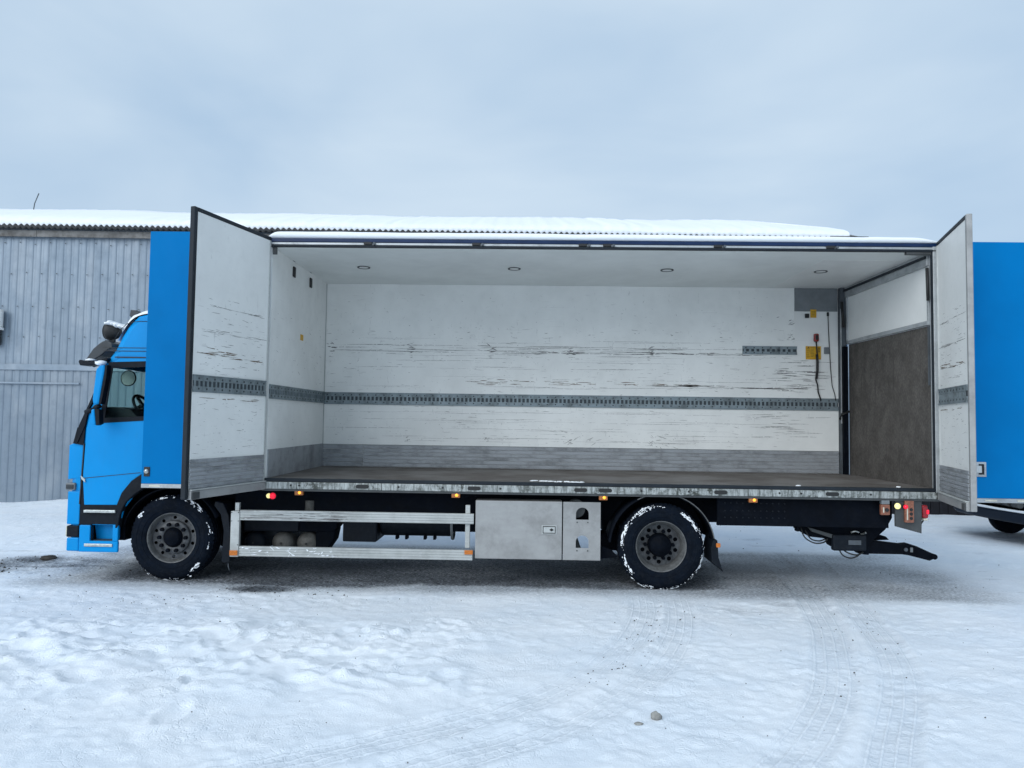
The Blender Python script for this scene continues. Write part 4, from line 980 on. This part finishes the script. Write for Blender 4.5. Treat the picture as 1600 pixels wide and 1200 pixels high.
# --- wheels
def wheel(cx, y, front, name, lb, seed, mirror=False):
    sg = -1 if mirror else 1
    root = bpy.data.objects.new("wheel", None); COL.objects.link(root); root.parent = truck
    c = Vector((cx, y, .507)); root.location = c - WL[truck.name]; WL[root.name] = c; root['label'] = lb; root.empty_display_size = .2
    T = (lambda p: Vector((p.x, y+(p.y-y)*sg, p.z)))
    Y = lambda d: y+d
    mb = MB(T)
    prof = [(.292,.035),(.30,.012),(.33,.0),(.37,-.010),(.42,-.012),(.455,-.002),(.478,.012),(.492,.03),(.500,.05),(.503,.09),(.497,.092),(.497,.10),(.503,.102),(.505,.15),(.498,.152),(.498,.162),(.505,.164),(.505,.21),(.498,.212),(.498,.222),(.503,.224),(.500,.28),(.48,.31),(.40,.33),(.30,.30)]
    mb.lathe((cx, y, .507), prof, 96)
    mb.lathe((cx, y, .507), [(.345,-.0065),(.352,-.014),(.359,-.0105)], 96); mb.lathe((cx, y, .507), [(.405,-.0125),(.412,-.018),(.419,-.0125)], 96)
    for i in range(56):   # shoulder lugs
        a = 2*math.pi*i/56; ca, sa = math.cos(a), math.sin(a); w = .017
        vs = []
        for r, t in ((.452,-.004),(.507,.045),(.507,.085),(.46,.03)):
            for s_ in (-1, 1): vs.append((cx+r*ca-s_*w*sa, y+t, .507+r*sa+s_*w*ca))
        mb.add(vs, [(0,1,3,2),(2,3,5,4),(0,2,4,6),(1,7,5,3),(0,6,7,1)])
    mb.build("tyre", 'rubber', root, recalc=False)
    pz = .507
    def ring(ro, n=48): return [(cx+ro*math.cos(2*math.pi*i/n), pz+ro*math.sin(2*math.pi*i/n)) for i in range(n)]
    def circ(r0, a, rr, n=10): return [(cx+r0*math.cos(a)+rr*math.cos(2*math.pi*i/n), pz+r0*math.sin(a)+rr*math.sin(2*math.pi*i/n)) for i in range(n)]
    rm = MB(T)
    if front:
        rm.lathe((cx, y, pz), [(.305,.045),(.306,.022),(.298,.016),(.288,.022),(.278,.045),(.270,.075),(.262,.11)], 64)
        rim = rm.build("rim", 'rim_lt', root, recalc=False)
        d = MB(T); d.plate(ring(.268), Y(.095), Y(.10), holes=[circ(.234, 2*math.pi*(i+.5)/10, .021) for i in range(10)]+[ring(.205, 32)])
        d.lathe((cx, y, pz), [(.206,.10),(.200,.07),(.192,.058),(.125,.055),(.118,.062)], 48)
        d.build("wheel_disc", 'disc', root, recalc=False)
        MB(T).lathe((cx, y, pz), [(.10,.12)]+[(.118,.062),(.112,.05),(.108,.045),(.095,.015),(.085,.004),(.0,.0)], 40).build("hub_cap", 'black', root, recalc=False)
        ny, nr = .045, .160
    else:
        rm.lathe((cx, y, pz), [(.305,.045),(.306,.022),(.298,.014),(.288,.022),(.280,.05),(.262,.07),(.256,.09),(.250,.17),(.240,.21)], 64)
        rim = rm.build("rim", 'rim_lt', root, recalc=False)
        d = MB(T); d.plate(ring(.262), Y(.17), Y(.178), holes=[circ(.205, 2*math.pi*(i+.5)/10, .026) for i in range(10)])
        d.build("wheel_disc", 'disc', root, recalc=False)
        MB(T).lathe((cx, y, pz), [(.14,.17),(.137,.10),(.125,.06),(.118,.045),(.075,.04),(.07,.03),(.0,.028)], 40).build("hub_cap", 'black', root, recalc=False)
        ny, nr = .16, .165
    nut = None
    for i in range(10):
        a = 2*math.pi*i/10; p = (cx+nr*math.cos(a), y+ny*sg, pz+nr*math.sin(a))
        if nut is None: nut = MB().cyl(p, .021, .05, 'y', 6, r2=.026, smooth=False).build("wheel_nut", 'black', root)
        else: dup(nut, p, root)
    MB().cyl((cx, y+.24*sg, pz), .25, .05, 'y', 24).build("brake_drum", 'black', root)
    # snow stuck to the shoulder
    if not mirror:
        mb = MB(); rw = random.Random(seed)
        zones = [(35, 78, 14, .488), (-15, 25, 14, .480), (138, 150, 16, .455), (-58, -38, 26, .462), (-130, -55, 22, .498), (85, 125, 12, .492)] if front else [(112, 190, 70, .462), (85, 125, 20, .475), (24, 62, 46, .458), (190, 225, 26, .462), (225, 300, 26, .494), (300, 385, 46, .494)]
        for zi, (a0, a1, cnt, rr) in enumerate(zones):
            dens = cnt/(a1-a0)
            for lay in range(3):
                r0 = rr + (lay-1)*.013; pv = None; a = a0
                while a < a1:
                    q = math.sin(math.pi*(a-a0)/(a1-a0))**.5
                    nz = float(fbm(np.array(a*.16+lay*7.3), np.array(seed*3.1+lay+zi*5), 4, 7, .7))
                    w = max(0., nz-.60+.22*dens*q)*.075; w = min(w, .02)
                    off = (float(vnoise(np.array(a*.3), np.array(lay*3.+zi), seed))-.5)*.012
                    ar = math.radians(a); cur = []
                    for rad in (r0+off-w/2, r0+off+w/2):
                        cur.append((cx+rad*math.cos(ar), y-.010-.006+max(0, rad-.462)*.85, pz+rad*math.sin(ar)))
                    if pv and w > .0015 and rw.random() > .10: mb.add(pv+cur, [(0, 1, 3, 2)])
                    pv = cur; a += .9
            for _ in range(int(cnt*.2)):
                a = math.radians(rw.uniform(a0, a1)); r = rr+rw.gauss(0, .014); s_ = rw.uniform(.002, .009)
                p = (cx+r*math.cos(a), y-.008+max(0, r-.47)*.9, pz+r*math.sin(a)); vs = []
                for q in range(6):
                    b = 2*math.pi*q/6; k1 = rw.uniform(.4, 1.4); e1 = s_*1.4*k1*math.cos(b); e2 = s_*k1*math.sin(b)
                    vs.append((p[0]-math.sin(a)*e1+math.cos(a)*e2, p[1], p[2]+math.cos(a)*e1+math.sin(a)*e2))
                vs.append((p[0], p[1]-.006, p[2])); mb.add(vs, [(q, (q+1) % 6, 6) for q in range(6)], 0, True)
        mb.build("tyre_snow", 'fresh', root, recalc=False, kind="stuff")
    return root
wheel(-1.135, .09, True, "wheel", "front wheel below the blue cab, convex rim with ten nuts", 1)
wheel(4.70, .09, False, "wheel", "rear wheel with deep dished rim and snow round the tyre", 2)
wheel(-1.135, 2.42, True, "wheel", "front wheel on the far side", 3, True)
wheel(4.70, 2.42, False, "wheel", "rear wheel on the far side", 4, True)
MB().cyl((-1.135, 1.25, .45), .06, 2.0, 'y', 12).build("front_axle", 'black', truck)
mb = MB(); mb.cyl((4.70, 1.25, .507), .09, 2.0, 'y', 16); mb.cyl((4.70, 1.25, .507), .21, .35, 'y', 20); mb.build("rear_axle", 'black', truck)
MB().box(3.98, 4.5, .45, .75, .39, .60).build("spring_hanger", 'black', truck, bevel=.02)

# --- chassis and underbody
MB().box(-1.9, 7.3, .80, .88, .78, 1.03).build("frame_rail", 'black', truck, bevel=.01)
MB().box(-1.9, 7.3, 1.62, 1.70, .78, 1.03).build("frame_rail", 'black', truck, bevel=.01)
for xx in (-.6, .9, 2.2, 3.5, 5.4, 6.6): MB().box(xx, xx+.1, .88, 1.62, .80, .98).build("cross_member", 'black', truck)
MB().box(-.05, L, .07, 2.5, ZF-.13, ZF-.055).build("subfloor", 'black', truck)
MB().box(-.45, 4.02, .30, .34, .80, 1.10).build("side_beam", 'black', truck)
MB().box(-.45, 4.02, 2.2, 2.24, .80, 1.10).build("side_beam", 'black', truck)
MB().box(5.36, 7.36, .12, .17, .765, 1.094).build("side_beam", 'black', truck, bevel=.004)
MB().box(5.36, 7.36, 2.3, 2.35, .765, 1.094).build("side_beam", 'black', truck)
hp_ = None
for xx in np.arange(5.45, 6.2, .07):
    for zz in (.86, .94, 1.03):
        if hp_ is None: hp_ = MB().cyl((xx, .117, zz), .009, .008, 'y', 8).build("beam_bolt", 'blackp', truck)
        else: dup(hp_, (xx, .117, zz))
MB().box(-2.15, -1.76, .22, 2.35, .45, 1.25).build("engine_cover", 'black', truck)
MB().box(-1.7, -.4, .52, 2.0, .7, 1.27).build("engine_block", 'black', truck)
MB().plate([(-1.745,.60),(-.42,.60),(-.42,1.3),(-1.745,1.3)], .48, .50).build('wheel_well', 'black', truck)
MB().box(4.0, 5.5, .46, .49, .755, 1.10).build('inner_beam', 'black', truck)
MB().box(4.95, 5.33, .49, .51, .60, .76).build('inner_fender', 'black', truck)
# front wheel housing and mudguard
MB().lathe((-1.135, .09, .507), [(.585, 0), (.585, .42), (.60, .42), (.60, 0), (.585, 0)], 30, a0=math.radians(25), a1=math.radians(165)).build("mudguard", 'black', truck, recalc=False, label="front mudguard")
MB().plate([(-.62,.95),(-.52,.93),(-.45,.78),(-.425,.6),(-.42,.24),(-.49,.22),(-.52,.24),(-.505,.6),(-.55,.8),(-.63,.9)], .10, .50).build("mud_flap", 'blackp', truck, bevel=.008)
MB().tube([(-.46,.15,.24),(-.45,.14,.17),(-.43,.13,.13)], .007, 6).build("flap_wire", 'steel_dk', truck)
# rear mudguard
MB().lathe((4.70, .05, .515), [(.60, 0), (.60, .46), (.615, .46), (.622, .0), (.60, 0)], 40, a0=math.radians(8), a1=math.radians(176)).build("mudguard", 'black', truck, recalc=False, label="rear mudguard arch")
MB().tube([(4.70+.615*math.cos(a), .045, .515+.615*math.sin(a)) for a in np.linspace(math.radians(10), math.radians(118), 28)], .007, 6).build("mudguard_lip", 'rim_lt', truck)
MB().plate([(5.30,.62),(5.345,.60),(5.36,.40),(5.41,.235),(5.33,.30),(5.28,.34),(5.27,.5)], .05, .44).build("mud_flap", 'blackp', truck, bevel=.006)
rfx = MB().box(5.325, 5.375, .02, .045, .52, .57).build("side_reflector", 'amber_ref', truck, bevel=.008)
# tanks and boxes behind the guard
for xx, mm, lb in ((-.257, 'blackp', "dark air tank end"), (.088, 'tankend', "dusty air tank end, middle"), (.40, 'tankend', "dusty air tank end, right")):
    t_ = MB().lathe((xx, .45, .415), [(.0, -.045), (.05, -.04), (.10, -.02), (.132, .02), (.132, .06), (.132, .85), (.0, .9)], 32).build("air_tank", mm, truck, recalc=False, label=lb)
    MB().cyl((xx, .405, .415), .014, .03, 'y', 8).build("drain_plug", 'print', t_)
bx = MB().box(-.38, .30, .40, .78, .56, 1.0).build("battery_box", 'blackp', truck, bevel=.012)
MB().box(-.36, .28, .392, .399, .79, .80).build("box_seam", 'steel_dk', bx)
MB().plate([(.30,.56),(.72,.56),(.77,.62),(.80,.80),(.80,1.0),(.30,1.0)], .42, .75).build("air_dryer_bracket", 'black', truck, bevel=.01)
MB().plate([(.55,.30),(.64,.32),(.73,.45),(.76,.60),(.72,.62),(.50,.56),(.5,.34)], .44, .7).build("valve_block", 'black', truck, bevel=.02)
MB().cyl((.462, .33, .895), .063, .13, 'z', 20).build("oil_canister", 'tankend', truck, bevel=.01)
MB().box(.60, .66, .32, .36, .86, .93).build("valve", 'greydk', truck, bevel=.01)
MB().box(.85, 1.27, .40, .95, .45, .98).build("tool_chest", 'blackp', truck, bevel=.015, label="black plastic chest under the body")
ft = MB().lathe((1.28, .66, .72), [(.0, 0), (.19, .0), (.215, .02), (.22, .05), (.22, .87), (.215, .895), (.0, .91)], 32, axis='x').build("fuel_tank", 'blackp', truck, recalc=False)
MB().lathe((2.19, .66, .68), [(.222, -.02), (.226, 0), (.222, .012)], 28, axis='x').build("tank_cap_ring", 'grey', ft, recalc=False)
for xx in (1.5, 1.62, 1.85, 1.97): MB().box(xx-.015, xx+.015, .50, .62, .475, .52).build("tank_strap", 'black', ft)
MB().box(2.2, 2.55, .45, .95, .585, 1.0).build("valve_housing", 'black', truck, bevel=.02)
# side guard
def profile_rail(x0, x1, z0, z1, sag=0):
    mb = MB(); n = 4; h = (z1-z0)/n
    mb.box(x0, x1, .062, .095, z0, z1)
    for i in range(n): mb.box(x0, x1, .054, .061, z0+i*h+.006, z0+(i+1)*h-.004)
    return mb.build("guard_rail", 'alu_lt', sgd, bevel=.002, seg=1)
sgd = MB().box(-.402, -.298, .046, .10, .307, .845).build("side_guard", 'alu_lt', truck, bevel=.006, label="pale aluminium side guard between front wheel and storage box")
for (xx, zz) in ((-.39, .83), (-.39, .73), (-.31, .83), (-.31, .73), (-.31, .45)): MB().cyl((xx, .044, zz), .006, .006, 'y', 6).build("rivet", 'print', sgd)
profile_rail(-.296, 2.488, .738, .858); profile_rail(-.296, 2.478, .313, .432)
MB().box(-.375, -.325, .102, .15, .7, .94).build("guard_post", 'alu_lt', sgd, bevel=.004)
MB().box(2.385, 2.44, .10, .15, .45, .955).build("guard_post", 'alu_lt', sgd, bevel=.004)
MB().box(-.40, -.305, .030, .045, .325, .385).build("side_reflector", 'amber_ref', sgd, bevel=.005)
MB().box(2.385, 2.484, .038, .0535, .385, .435).build("side_reflector", 'amber_ref', sgd, bevel=.005)
strokes(sgd, (0, .053, 0), (1, 0, 0), (0, -1, 0), lambda r: [(r.uniform(-.28, .9), r.uniform(.33, .42), r.uniform(.02, .08), r.uniform(.008, .03), r.gauss(0, .5)) for _ in range(36)], 77, 'fresh')
strokes(sgd, (0, .053, 0), (1, 0, 0), (0, -1, 0), lambda r: [(r.uniform(-.28, 1.), r.uniform(.75, .85), r.uniform(.04, .3), r.uniform(.003, .01), 0) for _ in range(40)], 78, 'scuff')
# storage box
sb = MB().box(2.51, 3.528, .03, .9, .343, 1.02).build("storage_box", 'box_alu', truck, bevel=.006, label="closed grey aluminium locker ahead of the rear wheel")
lp = MB().plate([(3.29,.715-.085+.01),(3.465,.64),(3.465,.745),(3.29,.745)], .022, .0295).build("lock_plate", 'alu_lt', sb, bevel=.002)
MB().plate([(3.302,.65),(3.453,.65),(3.453,.735),(3.302,.735)], .019, .0215, holes=[[(3.310,.658),(3.445,.658),(3.445,.727),(3.310,.727)]]).build("lock_rim", 'print', sb)
MB().plate([(3.38,.693),(3.405,.675),(3.43,.693),(3.405,.711)], .016, .0215).build("lock_handle", 'print', sb)
def archh(cx_, z0, z1, w):
    r = w/2; zc = z1-r
    return [(cx_-r, z0), (cx_+r, z0)] + [(cx_+r*math.cos(a), zc+r*math.sin(a)) for a in np.linspace(0, math.pi, 14)]
sb2 = MB().plate([(3.54,.345),(3.978,.345),(3.978,1.02),(3.54,1.02)], .03, .036, holes=[archh(3.765,.815,.957,.15), archh(3.765,.487,.632,.15)]).build("locker_cover", 'box_alu', truck, label="narrow aluminium cover with two arched openings")
MB().lathe((3.72, .1, .90), [(.13, 0), (.13, .7)], 24, a0=math.radians(100), a1=math.radians(300)).build("cover_tank", 'tankend', sb2, recalc=False)
MB().cyl((3.70, .52, .93), .105, .8, 'y', 24).build("air_tank", 'greydk', truck, label="air tank behind the arched cover")
MB().plate([(3.54,.36),(3.80,.36),(3.70,.64),(3.54,.64)], .3, .33).build("inner_bracket", 'greydk', sb2)
MB().box(3.54, 3.97, .35, .38, .62, 1.02).build("inner_wall", 'black', sb2)
for xx in (3.705, 3.83):
    for zz in (.785, .455): MB().cyl((xx, .028, zz), .008, .008, 'y', 8).build("rivet", 'greydk', sb2)
MB().plate([(3.985,.33),(4.2,.36),(4.13,.44),(3.985,.5)], .2, .3).build("lower_bracket", 'black', truck)
# tail lift mechanism
tm = MB().plate([(6.36,.80),(6.34,.72),(6.44,.66),(6.52,.62),(6.72,.60),(6.74,.53),(6.78,.505),(7.0,.47),(7.15,.42),(7.22,.415),(7.24,.56),(7.42,.72),(7.50,.86),(7.50,1.09),(6.36,1.09)], .32, .40).build("tail_lift_frame", 'black', truck, bevel=.01)
MB().plate([(6.48,.74),(6.52,.69),(6.80,.60),(6.80,.65)], .27, .31).build("hydraulic_cylinder", 'greydk', tm, bevel=.008)
MB().box(6.76, 7.16, .24, .32, .47, .66).build("pump_box", 'blackp', tm, bevel=.02)
MB().box(6.94, 7.09, .232, .239, .545, .60).build("pump_badge", 'steel_dk', tm, bevel=.012)
MB().plate([(7.10,.425),(7.62,.425),(7.70,.415),(7.95,.355),(7.995,.375),(7.99,.44),(7.80,.525),(7.70,.555),(7.62,.545),(7.20,.59)], .34, .46).build("lift_arm", 'black', tm, bevel=.012)
MB().plate([(7.22,.57),(7.34,.66),(7.56,.595),(7.6,.555),(7.4,.545)], .6, .7).build("lift_arm", 'black', tm, bevel=.012)
MB().plate([(7.02,.50),(7.12,.50),(7.50,.84),(7.44,.88)], .42, .5).build("lift_link", 'black', tm, bevel=.01)
MB().cyl((7.42, .33, .60), .0, .0, 'y', 6)
for (a, b, c) in (((7.12,.315,.66),(7.18,.30,.68),(7.16,.29,.69)), ((7.0,.31,.68),(7.05,.30,.70),(7.09,.29,.685))): MB().tube([a, b, c], .012, 6).build("hose_fitting", 'chrome', tm)
MB().cyl((7.66, .33, .485), .022, .02, 'y', 10).build("pivot_pin", 'steel_dk', tm); MB().box(7.715, 7.745, .33, .339, .455, .51).build("arm_sticker", 'grey', tm)
MB().cyl((8.0, .40, .405), .032, .16, 'y', 10).build("arm_roller", 'black', tm)
for pts in ([(6.40,.3,.74),(6.44,.28,.62),(6.55,.27,.555),(6.66,.28,.56),(6.72,.3,.60)], [(6.46,.32,.70),(6.52,.3,.60),(6.62,.3,.575),(6.69,.3,.60)],
            [(6.84,.28,.50),(6.88,.26,.42),(6.97,.26,.385),(7.06,.27,.41),(7.1,.3,.44)], [(6.88,.3,.49),(6.96,.28,.44),(7.06,.28,.42),(7.14,.3,.45)]):
    MB().tube(catmull([p for p in pts], 5), .009, 6).build("hydraulic_hose", 'print', tm)
MB().box(6.33, 6.37, .24, .32, .69, .76).build("hose_bracket", 'black', tm, bevel=.01)
MB().box(7.30, 7.46, .3, 2.2, .80, .92).build("underrun_bar", 'black', truck, bevel=.01)
# small patch of snow on the cargo floor edge
mb = MB(); r3 = random.Random(9)
for _ in range(60):
    t = r3.random(); blob(mb, (3.15+t*.6+r3.gauss(0, .02), .30-.18*t+r3.gauss(0, .02), ZF+.002), (r3.uniform(.01, .035), r3.uniform(.01, .03), r3.uniform(.004, .012)), r3.randint(0, 99), 4)
for (xx, yy) in ((6.3, .1), (7.5, .16), (6.32, .13)): blob(mb, (xx, yy, ZF+.004), (.03, .02, .012), 5, 4)
tag(mb.build("snow_patch", 'fresh', None, recalc=False), "thin smear of snow on the middle of the cargo floor edge", "snow", kind="stuff")

# ------------------------------------------------------------------ stones and grit
def stone(x, y, r, seed, label, cat="stone", mat='rock'):
    mb = MB(); blob(mb, (x, y, gz(x, y)+r[2]*.45), r, seed, 8)
    return tag(mb.build("stone", mat, None, recalc=False), label, cat)
stone(3.985, -3.72, (.036, .030, .032), 4, "grey stone poking from the snow in the foreground")
stone(3.86, -3.80, (.03, .02, .009), 9, "small flat pale brown stone beside the larger grey stone")
stone(-3.35, 1.25, (.11, .07, .04), 12, "dark frozen clod in the muddy snow ahead of the cab", "clod", 'bits')
mb = MB(); r5 = random.Random(15)
def bit(x, y, s):
    n = 6; z = gz(x, y); vs = [(x+s*r5.uniform(.6, 1.3)*math.cos(2*math.pi*i/n), y+s*r5.uniform(.6, 1.3)*math.sin(2*math.pi*i/n), z-.003) for i in range(n)]
    vs.append((x, y, z+s*.8)); mb.add(vs, [(i, (i+1) % n, n) for i in range(n)])
for _ in range(150): bit(r5.gauss(-3.6, 1.3), r5.gauss(1.0, .35), r5.uniform(.004, .025)*r5.random()+.004)
for _ in range(110): bit(r5.gauss(.35, .55), r5.gauss(-.22, .22), r5.uniform(.004, .015))
for _ in range(90): bit(r5.gauss(-.6, .9), r5.gauss(-.95, .3), r5.uniform(.003, .010))
for _ in range(70):
    t = r5.random(); bit(4.4-.9*t*t+r5.gauss(0, .18), -.9-2.2*t+r5.gauss(0, .1), r5.uniform(.003, .012))
for _ in range(80):
    t = r5.random(); bit(6.45-1.0*t*t+r5.gauss(0, .22), -.6-2.6*t+r5.gauss(0, .12), r5.uniform(.002, .009))
for _ in range(160): bit(r5.uniform(-4, 9), r5.uniform(-4.5, -.2), r5.uniform(.003, .008))
for _ in range(120): bit(r5.uniform(4, 10), r5.uniform(-.4, 7), r5.uniform(.004, .014))
tag(mb.build("grit", 'bits', None, recalc=False), "dark grit scattered over the snow", "grit", kind="stuff")
